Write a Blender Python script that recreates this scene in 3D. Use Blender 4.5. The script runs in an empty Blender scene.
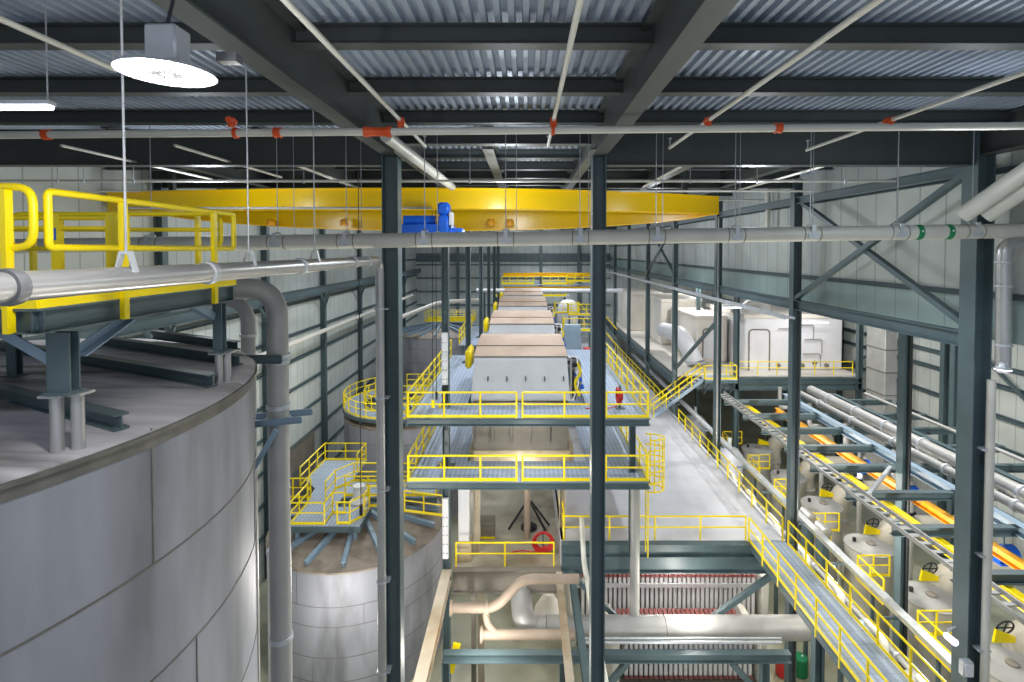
import bpy, bmesh, math, random
from mathutils import Vector, Matrix
random.seed(7)
C = bpy.context.scene.collection
V = Vector
FLOOR = -20.5            # everything is laid out with the lens at height 0, then lifted by 20.5 m
F, CX, CY, TILT = 520.0, 525.0, 263.6, math.radians(1.5)

def at(x, y, Y):
    """World point at depth Y seen at photo pixel (x, y)."""
    u, v = (x-CX)/F, (y-CY)/F
    d = V((u, math.cos(TILT)-v*math.sin(TILT), -math.sin(TILT)-v*math.cos(TILT)))
    return d*(Y/d.y)

# ------------------------------------------------------------------ materials
def new_mat(name):
    m = bpy.data.materials.new(name); m.use_nodes = True
    nt = m.node_tree; b = nt.nodes['Principled BSDF']
    return m, nt, b
def lin(c):
    return tuple(((v/255)/12.92 if v/255 <= .04045 else ((v/255+.055)/1.055)**2.4) for v in c) + (1,)
def mat(name, rgb, rough=.5, metal=0., var=.12, scale=3., stretch=None, bump=0., spec=None, dirt=None, dirt_scale=.6):
    m, nt, b = new_mat(name); N, L = nt.nodes, nt.links
    c = lin(rgb)
    tc = N.new('ShaderNodeTexCoord'); src = tc.outputs['Object']
    if stretch:
        mp = N.new('ShaderNodeMapping'); mp.inputs['Scale'].default_value = stretch
        L.new(src, mp.inputs[0]); src = mp.outputs[0]
    nz = N.new('ShaderNodeTexNoise'); nz.inputs['Scale'].default_value = scale; nz.inputs['Detail'].default_value = 4
    L.new(src, nz.inputs['Vector'])
    rp = N.new('ShaderNodeValToRGB')
    rp.color_ramp.elements[0].position = .3; rp.color_ramp.elements[1].position = .7
    rp.color_ramp.elements[0].color = tuple(v*(1-var) for v in c[:3])+(1,)
    rp.color_ramp.elements[1].color = tuple(min(1, v*(1+var)) for v in c[:3])+(1,)
    L.new(nz.outputs['Fac'], rp.inputs[0]); out = rp.outputs[0]
    if dirt:
        n2 = N.new('ShaderNodeTexNoise'); n2.inputs['Scale'].default_value = dirt_scale; n2.inputs['Detail'].default_value = 6
        L.new(src, n2.inputs['Vector'])
        r2 = N.new('ShaderNodeValToRGB'); r2.color_ramp.elements[0].position = .48; r2.color_ramp.elements[1].position = .68
        L.new(n2.outputs['Fac'], r2.inputs[0])
        mx = N.new('ShaderNodeMix'); mx.data_type = 'RGBA'
        L.new(r2.outputs[0], mx.inputs[0]); L.new(out, mx.inputs[6]); mx.inputs[7].default_value = lin(dirt)
        out = mx.outputs[2]
    L.new(out, b.inputs['Base Color'])
    b.inputs['Roughness'].default_value = rough; b.inputs['Metallic'].default_value = metal
    if spec is not None: b.inputs['Specular IOR Level'].default_value = spec
    if bump:
        bp = N.new('ShaderNodeBump'); bp.inputs['Strength'].default_value = bump; bp.inputs['Distance'].default_value = .02
        L.new(nz.outputs['Fac'], bp.inputs['Height']); L.new(bp.outputs[0], b.inputs['Normal'])
    return m
def mat_lines(name, rgb, line, axis=0, pitch=1., width=.06, rough=.5, metal=0., axis2=None, pitch2=1., width2=.05):
    """Plain colour with straight joints every `pitch` metres along an axis."""
    m, nt, b = new_mat(name); N, L = nt.nodes, nt.links
    tc = N.new('ShaderNodeTexCoord'); sp = N.new('ShaderNodeSeparateXYZ'); L.new(tc.outputs['Object'], sp.inputs[0])
    def mask(ax, p, w):
        d = N.new('ShaderNodeMath'); d.operation = 'DIVIDE'; L.new(sp.outputs[ax], d.inputs[0]); d.inputs[1].default_value = p
        fr = N.new('ShaderNodeMath'); fr.operation = 'FRACT'; L.new(d.outputs[0], fr.inputs[0])
        lt = N.new('ShaderNodeMath'); lt.operation = 'LESS_THAN'; L.new(fr.outputs[0], lt.inputs[0]); lt.inputs[1].default_value = w/p
        return lt.outputs[0]
    k = mask(axis, pitch, width)
    if axis2 is not None:
        k2 = mask(axis2, pitch2, width2); mm = N.new('ShaderNodeMath'); mm.operation = 'MAXIMUM'
        L.new(k, mm.inputs[0]); L.new(k2, mm.inputs[1]); k = mm.outputs[0]
    nz = N.new('ShaderNodeTexNoise'); nz.inputs['Scale'].default_value = .7; L.new(tc.outputs['Object'], nz.inputs['Vector'])
    c = lin(rgb); rp = N.new('ShaderNodeValToRGB'); rp.color_ramp.elements[0].position = .3; rp.color_ramp.elements[1].position = .7
    rp.color_ramp.elements[0].color = tuple(v*.9 for v in c[:3])+(1,); rp.color_ramp.elements[1].color = tuple(min(1, v*1.07) for v in c[:3])+(1,)
    L.new(nz.outputs['Fac'], rp.inputs[0])
    mx = N.new('ShaderNodeMix'); mx.data_type = 'RGBA'; L.new(k, mx.inputs[0]); L.new(rp.outputs[0], mx.inputs[6]); mx.inputs[7].default_value = lin(line)
    L.new(mx.outputs[2], b.inputs['Base Color']); b.inputs['Roughness'].default_value = rough; b.inputs['Metallic'].default_value = metal
    return m
def mat_glow(name, rgb, strength):
    m, nt, b = new_mat(name)
    b.inputs['Base Color'].default_value = lin(rgb); b.inputs['Emission Color'].default_value = lin(rgb); b.inputs['Emission Strength'].default_value = strength
    return m

M = dict(
    steel=mat('slate painted steel', (80, 98, 103), .45, 0, .1, 1.5),
    steel_dark=mat('dark painted roof steel', (68, 74, 73), .5, 0, .1, 1.5),
    steel_blue=mat('pale blue steel', (138, 160, 178), .4, 0, .1, 2),
    yellow=mat('safety yellow paint', (255, 226, 2), .38, 0, .05, 2),
    crane=mat('crane yellow paint', (255, 206, 0), .25, 0, .05, .6),
    tank=mat('brushed stainless plate', (164, 166, 176), .58, .2, .08, .6, (1, 1, .25), dirt=(126, 128, 134), dirt_scale=.8),
    seam=mat('weld seam', (112, 110, 104), .5, .3, .2, 4),
    tank_roof=mat('dusty tank roof', (200, 196, 200), .6, .1, .2, 2.2, (.3, 1.6, 1), dirt=(96, 90, 82), dirt_scale=1.2),
    pipe=mat('stainless pipe', (186, 186, 186), .32, .6, .06, 2),
    pipe_mat=mat('dull grey pipe', (212, 211, 202), .5, .15, .08, 1.5),
    pipe_rack=mat('weathered grey pipe', (166, 166, 164), .5, .2, .1, 1.5),
    tank_small=mat('warm grey tank plate', (196, 193, 184), .5, .1, .1, 1.2),
    duct=mat('pale cream duct', (184, 178, 164), .55, 0, .1, 1.2),
    frp=mat('dusty beige pipe', (158, 142, 126), .6, 0, .12, 1.2),
    galv=mat('galvanised steel', (196, 200, 205), .45, .4, .1, 6),
    grate=mat_lines('bar grating', (168, 182, 202), (146, 158, 178), 0, .2, .06, .6, .1, 1, .6, .04),
    roof_brown=mat('brown dusted tank roof', (150, 138, 124), .65, 0, .15, 1.5, dirt=(104, 92, 78), dirt_scale=.9),
    concrete=mat('sealed concrete floor', (204, 204, 210), .5, 0, .07, .5, dirt=(182, 180, 182), dirt_scale=.35),
    concrete_wet=mat('stained concrete floor', (172, 166, 150), .45, 0, .15, .6, dirt=(132, 122, 104), dirt_scale=.5),
    ground=mat('green grey ground slab', (178, 180, 160), .4, 0, .1, .4, dirt=(150, 146, 122), dirt_scale=.3),
    wall=mat_lines('pale wall panel', (190, 196, 192), (150, 158, 156), 1, 1.05, .06, .5),
    wall_far=mat_lines('pale end wall panel', (184, 192, 190), (150, 158, 156), 0, 1.05, .06, .5),
    band=mat_lines('translucent green wall band', (150, 170, 168), (124, 142, 142), 1, 1.05, .05, .35),
    deck=mat('galvanised roof deck', (172, 184, 202), .45, .15, .12, .8, (1, .2, 1)),
    white=mat('white coated panel', (226, 226, 230), .4, 0, .04, 1),
    cream=mat('cream coated panel', (222, 216, 206), .45, 0, .05, 1),
    tan=mat('dusty tan cover', (196, 172, 152), .6, 0, .1, 1.2, dirt=(176, 150, 128)),
    tanbody=mat('stained tan casing', (196, 180, 150), .6, 0, .15, .8, dirt=(150, 128, 96)),
    grime=mat('grimy grey casing', (124, 118, 108), .6, 0, .15, 1),
    orange=mat('orange coupling', (222, 84, 30), .45, 0, .08, 6),
    orange_beam=mat('orange yellow beam', (240, 168, 30), .4, 0, .08, 2),
    red=mat('red hose', (200, 40, 40), .45, 0, .1, 5),
    blue=mat('blue machine paint', (24, 100, 215), .35, 0, .08, 3),
    green=mat('green marking band', (20, 130, 80), .5, 0, .05, 5),
    black=mat('black rubber', (34, 36, 40), .5, 0, .1, 5),
    rod=mat('zinc rod', (176, 180, 186), .4, .4, .05, 5),
    dusty=mat('dust covered beam', (190, 178, 158), .7, 0, .15, 1, dirt=(160, 140, 112)),
    press_white=mat('pale press plate', (206, 206, 208), .5, 0, .06, 3),
    press_red=mat('maroon plate edge', (132, 76, 74), .5, 0, .12, 4),
    glow=mat_glow('lamp light', (255, 255, 250), 22),
    tube_glow=mat_glow('tube lamp light', (240, 236, 255), 9),
    lens=mat('lamp centre grey', (120, 122, 126), .4, .4, .1, 20),
)

# ------------------------------------------------------------------ mesh helpers
class MB:
    def __init__(s, off=(0, 0, 0)): s.v, s.f, s.mi, s.cur, s.off = [], [], [], 0, V(off)
    def add(s, vs, fs):
        n = len(s.v); s.v += [V(v) for v in vs]; s.f += [tuple(i+n for i in f) for f in fs]; s.mi += [s.cur]*len(fs); return s
    def box(s, lo, hi):
        (a, b, c), (d, e, f) = lo, hi
        return s.add([(a,b,c),(d,b,c),(d,e,c),(a,e,c),(a,b,f),(d,b,f),(d,e,f),(a,e,f)],
                     [(0,3,2,1),(4,5,6,7),(0,1,5,4),(1,2,6,5),(2,3,7,6),(3,0,4,7)])
    def bevbox(s, lo, hi, r=.03):
        """Box whose edges along the longest axis and top are chamfered."""
        lo, hi = V(lo), V(hi); r = min(r, min(hi-lo)*.45)
        a, b = lo.copy(), hi.copy()
        def ring(z, k): return [(a.x+k, a.y, z),(b.x-k, a.y, z),(b.x, a.y+k, z),(b.x, b.y-k, z),(b.x-k, b.y, z),(a.x+k, b.y, z),(a.x, b.y-k, z),(a.x, a.y+k, z)]
        def inset(z): return [(a.x+r, a.y+r, z),(b.x-r, a.y+r, z),(b.x-r, a.y+r, z),(b.x-r, b.y-r, z),(b.x-r, b.y-r, z),(a.x+r, b.y-r, z),(a.x+r, b.y-r, z),(a.x+r, a.y+r, z)]
        R = [inset(a.z), ring(a.z+r, r), ring(b.z-r, r), inset(b.z)]
        fs = [tuple(range(7, -1, -1)), tuple(24+i for i in range(8))]
        for k in range(3):
            for i in range(8): fs.append((k*8+i, k*8+(i+1)%8, k*8+8+(i+1)%8, k*8+8+i))
        return s.add(sum(R, []), fs)
    def prism(s, sec, p0, p1, up=(0, 0, 1)):
        """Closed 2-D section (side, up) swept from p0 to p1."""
        p0, p1 = V(p0), V(p1); d = (p1-p0).normalized(); up = V(up)
        side = d.cross(up)
        if side.length < 1e-4: side = d.cross(V((0, 1, 0)))
        side.normalize(); u = side.cross(d).normalized(); n = len(sec)
        vs = [p+side*a+u*b for p in (p0, p1) for a, b in sec]
        fs = [(i, (i+1) % n, n+(i+1) % n, n+i) for i in range(n)] + [tuple(range(n-1, -1, -1)), tuple(range(n, 2*n))]
        return s.add(vs, fs)
    def ibeam(s, p0, p1, h=.36, w=.36, tf=.03, tw=.025, up=(0, 0, 1)):
        a, b, t = w/2, h/2, tw/2
        return s.prism([(-a,-b),(a,-b),(a,-b+tf),(t,-b+tf),(t,b-tf),(a,b-tf),(a,b),(-a,b),(-a,b-tf),(-t,b-tf),(-t,-b+tf),(-a,-b+tf)], p0, p1, up)
    def channel(s, p0, p1, h=.25, w=.09, t=.015, up=(0, 0, 1)):
        b = h/2
        return s.prism([(0,-b),(w,-b),(w,-b+t),(t,-b+t),(t,b-t),(w,b-t),(w,b),(0,b)], p0, p1, up)
    def angle(s, p0, p1, w=.1, t=.014, up=(0, 0, 1)):
        return s.prism([(0,0),(w,0),(w,t),(t,t),(t,w),(0,w)], p0, p1, up)
    def bar(s, p0, p1, w=.05, h=None, up=(0, 0, 1)):
        h = h or w; return s.prism([(-w/2,-h/2),(w/2,-h/2),(w/2,h/2),(-w/2,h/2)], p0, p1, up)
    def tube(s, pts, r, n=10, close=False):
        pts = [V(p) for p in pts]; m = len(pts); rs = r if isinstance(r, (list, tuple)) else [r]*m
        vs, prev = [], None
        for i, p in enumerate(pts):
            if close: t = pts[(i+1) % m]-pts[i-1]
            else: t = pts[min(i+1, m-1)]-pts[max(i-1, 0)]
            t.normalize()
            if prev is None:
                a = V((0, 0, 1)) if abs(t.z) < .9 else V((1, 0, 0)); prev = (a-t*a.dot(t)).normalized()
            else: prev = (prev-t*prev.dot(t)).normalized()
            q = t.cross(prev)
            vs += [p+(prev*math.cos(2*math.pi*k/n)+q*math.sin(2*math.pi*k/n))*rs[i] for k in range(n)]
        fs = [(i*n+k, i*n+(k+1) % n, ((i+1) % m)*n+(k+1) % n, ((i+1) % m)*n+k) for i in range(m if close else m-1) for k in range(n)]
        if not close: fs += [tuple(range(n-1, -1, -1)), tuple((m-1)*n+k for k in range(n))]
        return s.add(vs, fs)
    def lathe(s, prof, o=(0, 0, 0), n=32, ax=(0, 0, 1), cap=True):
        """Profile of (radius, height) turned about an axis through o."""
        ax = V(ax).normalized(); o = V(o); a = V((1, 0, 0)) if abs(ax.x) < .9 else V((0, 1, 0))
        a = (a-ax*a.dot(ax)).normalized(); b = ax.cross(a); m = len(prof)
        vs = [o+ax*h+(a*math.cos(2*math.pi*k/n)+b*math.sin(2*math.pi*k/n))*r for r, h in prof for k in range(n)]
        fs = [(i*n+k, i*n+(k+1) % n, (i+1)*n+(k+1) % n, (i+1)*n+k) for i in range(m-1) for k in range(n)]
        if cap: fs += [tuple(range(n-1, -1, -1)), tuple((m-1)*n+k for k in range(n))]
        return s.add(vs, fs)
    def cyl(s, p0, p1, r, n=16):
        p0, p1 = V(p0), V(p1); return s.lathe([(r, 0), (r, (p1-p0).length)], p0, n, p1-p0)
    def poly(s, pts, z0, z1):
        n = len(pts); return s.add([(x, y, z0) for x, y in pts]+[(x, y, z1) for x, y in pts],
            [tuple(range(n-1, -1, -1)), tuple(range(n, 2*n))]+[(i, (i+1) % n, n+(i+1) % n, n+i) for i in range(n)])
def obj(name, mb, mats, parent=None, loc=None):
    """One mesh object; vertices are given in world metres and stored relative to its thing's origin."""
    o0 = V(loc) if loc is not None else (V(parent['_o']) if parent is not None and '_o' in parent else V((0, 0, 0)))
    me = bpy.data.meshes.new(name)
    me.from_pydata([tuple(v-o0) for v in mb.v], [], mb.f)
    for m in (mats if isinstance(mats, (list, tuple)) else [mats]): me.materials.append(M[m])
    if any(mb.mi): me.polygons.foreach_set('material_index', mb.mi)
    bm = bmesh.new(); bm.from_mesh(me); bmesh.ops.recalc_face_normals(bm, faces=bm.faces[:]); bm.to_mesh(me); bm.free()
    me.polygons.foreach_set('use_smooth', [True]*len(me.polygons)); me.set_sharp_from_angle(angle=math.radians(38)); me.update()
    o = bpy.data.objects.new(name, me); C.objects.link(o)
    if parent is not None: o.parent = parent; o['_o'] = tuple(o0)
    else: o.location = o0
    return o
def thing(name, label, cat, loc=(0, 0, 0), group=None):
    o = bpy.data.objects.new(name, None); C.objects.link(o); o.location = loc; o['_o'] = tuple(float(v) for v in loc)
    o['label'] = label; o['category'] = cat
    if group: o['group'] = group
    return o
def solo(name, mb, mats, label, cat, loc=None, group=None):
    o = obj(name, mb, mats, None, loc); o['label'] = label; o['category'] = cat
    if group: o['group'] = group
    return o
def struct(name, mb, mats, parent=None):
    o = obj(name, mb, mats, parent)
    if parent is None: o['kind'] = 'structure'
    return o
def dup(root, delta, label=None, group=None):
    r = root.copy(); C.objects.link(r); r.location = V(root.location)+V(delta)
    if label: r['label'] = label
    if group: r['group'] = group
    for ch in root.children:
        c = ch.copy(); C.objects.link(c); c.parent = r
        for g in ch.children:
            d = g.copy(); C.objects.link(d); d.parent = c
    return r
def arc(c, r, a0, a1, n, z=0):
    return [V((c[0]+r*math.cos(math.radians(a0+(a1-a0)*i/n)), c[1]+r*math.sin(math.radians(a0+(a1-a0)*i/n)), z)) for i in range(n+1)]
def bend(pts, r, n=6):
    """Round every inner corner of a polyline with radius r."""
    pts = [V(p) for p in pts]; out = [pts[0]]
    for a, b, c in zip(pts, pts[1:], pts[2:]):
        d0, d1 = (a-b), (c-b); k = min(r, d0.length*.49, d1.length*.49); d0.normalize(); d1.normalize()
        p0, p1 = b+d0*k, b+d1*k
        for i in range(n+1):
            t = i/n; out.append(p0*(1-t)**2+b*2*t*(1-t)+p1*t*t)
    return out+[pts[-1]]

def guardrail(label, pts, h=1.07, gap=1.35, toe=.13, r=.041, group=None, close_posts=True, mid=True, name='guardrail', drop=0.):
    """Yellow two-bar railing along a polyline of deck-level points."""
    pts = [V(p) for p in pts]; t = thing(name, label, 'railing', pts[0], group); up = V((0, 0, h))
    obj('top_rail', MB().tube([p+up for p in pts], r, 8), 'yellow', t)
    if mid: obj('mid_rail', MB().tube([p+up*.54 for p in pts], r*.85, 8), 'yellow', t)
    if toe:
        m = MB()
        for a, b in zip(pts, pts[1:]): m.bar(a+V((0, 0, toe/2+.01)), b+V((0, 0, toe/2+.01)), .012, toe)
        obj('toe_plate', m, 'yellow', t)
    spots = []
    for i, (a, b) in enumerate(zip(pts, pts[1:])):
        n = max(1, round((b-a).length/gap))
        spots += [a.lerp(b, k/n) for k in range(n)]
    spots.append(pts[-1])
    for p in spots[:95]: obj('post', MB().tube([p-V((0, 0, drop)), p+up*.998], r, 8), 'yellow', t)
    return t

# ================================================================== the building
XL, XR, XW, YF = -16.2, 12.75, 28.0, 77.7
ROWS = [13.7, 22.86, 32.0, 41.15, 50.3, 59.45, 68.6]
XA, XB, XC, XD = -3.5, 1.93, 11.9, 16.8
DECKZ = 3.41
struct('floor', MB().box((XL-.3, -6, FLOOR-.3), (XW+.3, YF+.3, FLOOR)), 'ground')
# walls: panel sheet with girts, wall columns
m = MB().box((XL-.15, -6, FLOOR), (XL, YF, DECKZ)); wl = struct('wall_left', m, 'wall')
m = MB()
for z in [-1.4, -3.7, -5.9, -7.7, -9.7, -11.7, -13.7, -15.7, -17.7]: m.channel((XL+.01, -4, z), (XL+.01, YF, z), .22, .12)
obj('girt', m, 'steel', wl)
m = MB().box((XL, YF, FLOOR), (XW, YF+.15, DECKZ)); wf = struct('wall_far', m, 'wall_far')
m = MB()
for z in [.9, -.6, -2.2, -4.2, -6.2, -8.2]: m.bar((XL, YF-.1, z), (XR, YF-.1, z), .2, .18)
m.box((XL, YF-.24, -1.75), (XR, YF-.02, -.75))
obj('girt', m, 'steel', wf)
for i, Yb in enumerate([-3, 4.56]+ROWS):
    struct('column', MB().ibeam((XL+.22, Yb, FLOOR), (XL+.22, Yb, DECKZ), .36, .36, .03, .03, (1, 0, 0)), 'steel')
for x in [-10, -4, 2.4, 8]:
    struct('column', MB().ibeam((x, YF-.36, FLOOR), (x, YF-.36, DECKZ), .4, .4, .03, .03, (0, 1, 0)), 'steel')
# runway beam on the left wall with knee braces
m = MB().ibeam((XL+.75, -3, -3.0), (XL+.75, YF-.6, -3.0), .55, .3)
for Yb in ROWS: m.bar((XL+.3, Yb+.05, -4.6), (XL+.75, Yb+.05, -3.2), .12)
for Yb in ROWS: m.bar((XL+.75, Yb-1.9, -3.25), (XL+.4, Yb, -4.5), .14)
struct('roof_beam', m, 'steel')
# upper right wall over the aisle columns, and the lower bay beyond it
wr = struct('wall_right', MB().box((XR, -1, -1.25), (XR+.12, YF, DECKZ)), 'wall')
obj('panel', MB().box((XR+.01, -1, -2.45), (XR+.1, YF, -1.25)), 'band', wr)
m = MB()
for z in (-1.22, .55, 2.1): m.channel((XR-.01, -1, z), (XR-.01, YF, z), .16, -.12)
obj('girt', m, 'steel', wr)
wr2 = struct('wall_right', MB().box((XW, -2, FLOOR), (XW+.15, YF, -1.9)), 'wall')
m = MB()
for z in [-3.4, -5.2, -6.9, -8.0, -9.8, -11.6, -13.4, -15.4]: m.channel((XW-.01, -2, z), (XW-.01, YF, z), .26, -.14)
obj('girt', m, 'steel', wr2)
for Yb in [17, 25.2, 34.2, 45.6, 54.8]:
    struct('column', MB().ibeam((XW-.25, Yb, FLOOR), (XW-.25, Yb, -1.9), .36, .36, .03, .03, (1, 0, 0)), 'steel')
m = MB()
for a, b, z0, z1 in ((25.2, 34.2, -10.6, -4.4), (34.2, 45.6, -4.4, -10.6)): m.bar((XW-.3, a, z0), (XW-.3, b, z1), .16)
struct('wall_brace', m, 'steel')['kind'] = 'structure'
struct('ceiling', MB().box((XR+.12, -1, -1.9), (XW, YF, -1.75)), 'deck')
# ribbed roof deck
m = MB(); x = XL; sec = []
while x < XR+.1:
    sec += [(x, DECKZ), (x+.085, DECKZ), (x+.1, DECKZ+.095), (x+.195, DECKZ+.095)]; x += .21
n = len(sec); m.add([(a, -1, b) for a, b in sec]+[(a, YF, b) for a, b in sec], [(i, i+1, n+i+1, n+i) for i in range(n-1)])
m.add([(XL, -1, DECKZ+.13), (XR+.1, -1, DECKZ+.13), (XR+.1, YF, DECKZ+.13), (XL, YF, DECKZ+.13)], [(0, 1, 2, 3)])
struct('ceiling', m, 'deck')
# roof purlins bay by bay
bays = [(XL, XA-.02), (XA+.02, XB-.02), (XB+.02, XC-.02)]
k = 0
while True:
    Yp = .72+2.43*k; k += 1
    if Yp > YF-.5: break
    for a, b in bays:
        if Yp > 48: a, b = (XL, XC) if a == XL else (0, 0)
        if a == b: continue
        struct('roof_beam', MB().ibeam((a, Yp, 3.25), (b, Yp, 3.25), .31, .27, .02, .015), 'steel_dark')
# longitudinal girders
for xg in (XA, XB, XC):
    struct('roof_beam', MB().ibeam((xg, -1, 2.9), (xg, 13.9, 2.9), .92, .34, .035, .025), 'steel_dark')
for xg in (-11.2, -7.3, XA, -1, XB, 5.3, 8.6):
    struct('roof_beam', MB().ibeam((xg, 14, 3.0), (xg, YF, 3.0), .6, .3, .03, .025), 'steel_dark')
# deep cross girders on the column lines
for i, Yb in enumerate(ROWS):
    for a, b, z0 in ((XL, XA-.2, 2.2), (XA+.2, XB-.2, 2.75), (XB+.2, XC-.2, 2.2)):
        if i and z0 > 2.5: continue
        zc = (z0+3.12)/2 if i == 0 else 2.95; hh = 3.12-z0 if i == 0 else .5
        struct('roof_beam', MB().ibeam((a, Yb, zc), (b, Yb, zc), hh, .32, .03, .02), 'steel_dark')
struct('roof_beam', MB().ibeam((XC, 13.7, -2.4), (XC, YF, -2.4), .42, .3), 'steel')
for z in (2.15,): struct('roof_beam', MB().ibeam((XC, 13.7, z), (XC, YF, z), .3, .25), 'steel')
# X bracing along the aisle column line
for i in (0, 3):
    a, b = ROWS[i], ROWS[i+1]
    struct('column_brace', MB().bar((XC-.05, a, 2.2), (XC-.05, b, -2.2), .2, .16), 'steel')['kind'] = 'structure'
    struct('column_brace', MB().bar((XC+.08, a, -2.2), (XC+.08, b, 2.2), .2, .16), 'steel')['kind'] = 'structure'

struct('column_brace', MB().bar((XC+.02, 32.1, -4.4), (XC+.02, 41, -9.4), .2, .16), 'steel')['kind'] = 'structure'
# ------------------------------------------------------------------ columns
def column(x, y, z0, z1, h=.42, w=.42, name='column'):
    m = MB().ibeam((x, y, z0+.03), (x, y, z1), h, w, .035, .03, (1, 0, 0)); m.box((x-.24, y-.24, z0), (x+.24, y+.24, z0+.03))
    return struct(name, m, 'steel')
A1 = column(XA, ROWS[0], FLOOR, 2.45)
B1 = column(XB, ROWS[0], FLOOR, 2.45, .36, .4)
for Yb in ROWS[1:]:
    c = column(XA, Yb, FLOOR, 2.6, .3, .4)
    if Yb == ROWS[1]:
        for z0, z1 in ((-5.9, -3.6), (-13.6, -10.9)):
            obj('splice_plate', MB().bevbox((XA-.13, Yb-.34, z0), (XA+.13, Yb-.19, z1), .02), 'white', c)
            m = MB()
            for k in range(5):
                for dx in (-.07, .07): m.box((XA+dx-.02, Yb-.355, z0+.25+.4*k), (XA+dx+.02, Yb-.33, z0+.29+.4*k))
            obj('bolt_row', m, 'black', c)
for i, Yb in enumerate(ROWS): column(XC, Yb, FLOOR, 3.1, .46 if i == 0 else .36, .5 if i == 0 else .36)
for Yb in (13.7, 22.86, 32, 41.15, 50.3): column(XD, Yb, FLOOR, -1.95, .36, .4)
for Yb in (32, 41.15): column(26.6, Yb, FLOOR, -1.95, .36, .36)

# ------------------------------------------------------------------ mezzanine floors
AZ, LZ = -13.0, -14.2
fr = struct('floor_mezzanine', MB().box((1.62, 22.95, AZ-.2), (11.68, YF, AZ)), 'concrete')
m = MB().ibeam((1.62, 22.78, AZ-.66), (11.9, 22.78, AZ-.66), 1.3, .34, .05, .03); m.box((1.62, 22.6, AZ-.62), (11.9, 22.76, AZ-.56))
struct('floor_beam', m, 'steel')['kind'] = 'structure'
struct('floor_mezzanine', MB().box((-3.2, 22.95, LZ-.2), (1.6, YF, LZ)), 'concrete_wet')
struct('floor_beam', MB().ibeam((-3.2, 22.78, LZ-.5), (1.6, 22.78, LZ-.5), 1.0, .32, .04, .03), 'grime')['kind'] = 'structure'
struct('floor_mezzanine', MB().box((1.6, 23.0, LZ), (1.72, 60, AZ)), 'concrete')
m = MB().box((11.55, 23.1, AZ), (11.68, 70, AZ+.12)); struct('trim_1', m, 'concrete')
# long beams that carry the front of the frame
struct('floor_beam', MB().ibeam((XA+.05, 9, -14.35), (XA+.05, 22.6, -14.35), .5, .42, .04, .03), 'dusty')['kind'] = 'structure'
struct('floor_beam', MB().ibeam((1.5, 9, -14.4), (1.5, 22.6, -14.4), .4, .26, .03, .02), 'dusty')['kind'] = 'structure'
struct('floor_beam', MB().ibeam((2.05, 9, -14.3), (2.05, 22.6, -14.3), .4, .26, .03, .02), 'steel')['kind'] = 'structure'
struct('floor_beam', MB().ibeam((XA+.3, 20, -15.95), (10.4, 20, -15.95), .36, .3, .03, .02), 'steel')['kind'] = 'structure'
for a, b in (((7.3, 22.3, -16.7), (10.7, 22.3, -14.2)), ((2.3, 22.3, -14.4), (4.6, 22.3, -16.6)), ((4.0, 20, -16.2), (2.0, 20, -18.6)), ((8.1, 20, -16.2), (10.3, 20, -18.6))):
    struct('floor_brace', MB().bar(a, b, .22, .2), 'steel')['kind'] = 'structure'
for x, y in ((XA+.4, 20), (1.5, 20), (9.4, 20)):
    struct('column', MB().ibeam((x, y, FLOOR), (x, y, -16.13), .3, .3, .03, .02, (1, 0, 0)), 'steel')
for x in (-2.0,):
    struct('column', MB().ibeam((x, 23.4, FLOOR), (x, 23.4, -15.1), .3, .3, .03, .02, (1, 0, 0)), 'dusty')
# right hand deck in the lower bay
struct('floor_mezzanine', MB().box((XC+.25, 41.3, -10.12), (26.8, YF, -10)), 'cream')
m = MB().ibeam((13.6, 41.15, -10.65), (26.8, 41.15, -10.65), .98, .34, .05, .03); m.box((13.6, 40.95, -10.6), (26.8, 41.1, -10.54))
struct('floor_beam', m, 'steel')['kind'] = 'structure'
struct('floor_beam', MB().ibeam((XC+.1, 41.3, -10.5), (XC+.1, YF, -10.5), .6, .3, .04, .03), 'steel')['kind'] = 'structure'

# ================================================================== large tank in front on the left
T1 = (-9.0, 6.36); R1 = 5.02; Z1 = -1.93
t = thing('storage_tank', 'huge stainless storage tank carrying the blue and yellow platform, closest tank to the lens', 'tank', (T1[0], T1[1], FLOOR))
def shell_mesh(c, R, z0, z1, courses, vseams, n=96):
    m = MB(); m.lathe([(R, z0), (R, z1)], (c[0], c[1], 0), n, cap=False); m.cur = 1
    for z in courses: m.lathe([(R-.005, z-.016), (R+.009, z-.009), (R+.009, z+.009), (R-.005, z+.016)], (c[0], c[1], 0), n, cap=False)
    for a, za, zb in vseams:
        a = math.radians(a); p = V((c[0]+R*math.cos(a), c[1]+R*math.sin(a), 0))
        m.bar(p+V((0, 0, za)), p+V((0, 0, zb)), .016, .016)
    return m
cs = [-3.42, -4.68, -6.2, -7.7, -9.2, -10.7, -12.3]
vs = [(-9, -3.42, Z1), (36, -3.42, Z1), (-60, -3.42, Z1), (22, -4.68, -3.42), (-25, -4.68, -3.42), (-2, -6.2, -4.68), (30, -6.2, -4.68), (-14, -7.7, -6.2), (28, -7.7, -6.2), (5, -9.2, -7.7)]
obj('shell', shell_mesh(T1, R1, FLOOR, Z1-.02, cs, vs), ['tank', 'seam'], t)
obj('roof', MB().lathe([(R1+.02, Z1-.07), (R1+.02, Z1-.02), (R1-.05, Z1), (.6, Z1+.1), (.01, Z1+.1)], (T1[0], T1[1], 0), 96), 'tank_roof', t)
m = MB().lathe([(R1+.002, Z1-.2), (R1+.012, Z1-.2), (R1+.012, Z1-.08), (R1+.05, Z1-.075), (R1+.05, Z1-.035), (R1, Z1-.03)], (T1[0], T1[1], 0), 96, cap=False)
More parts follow.
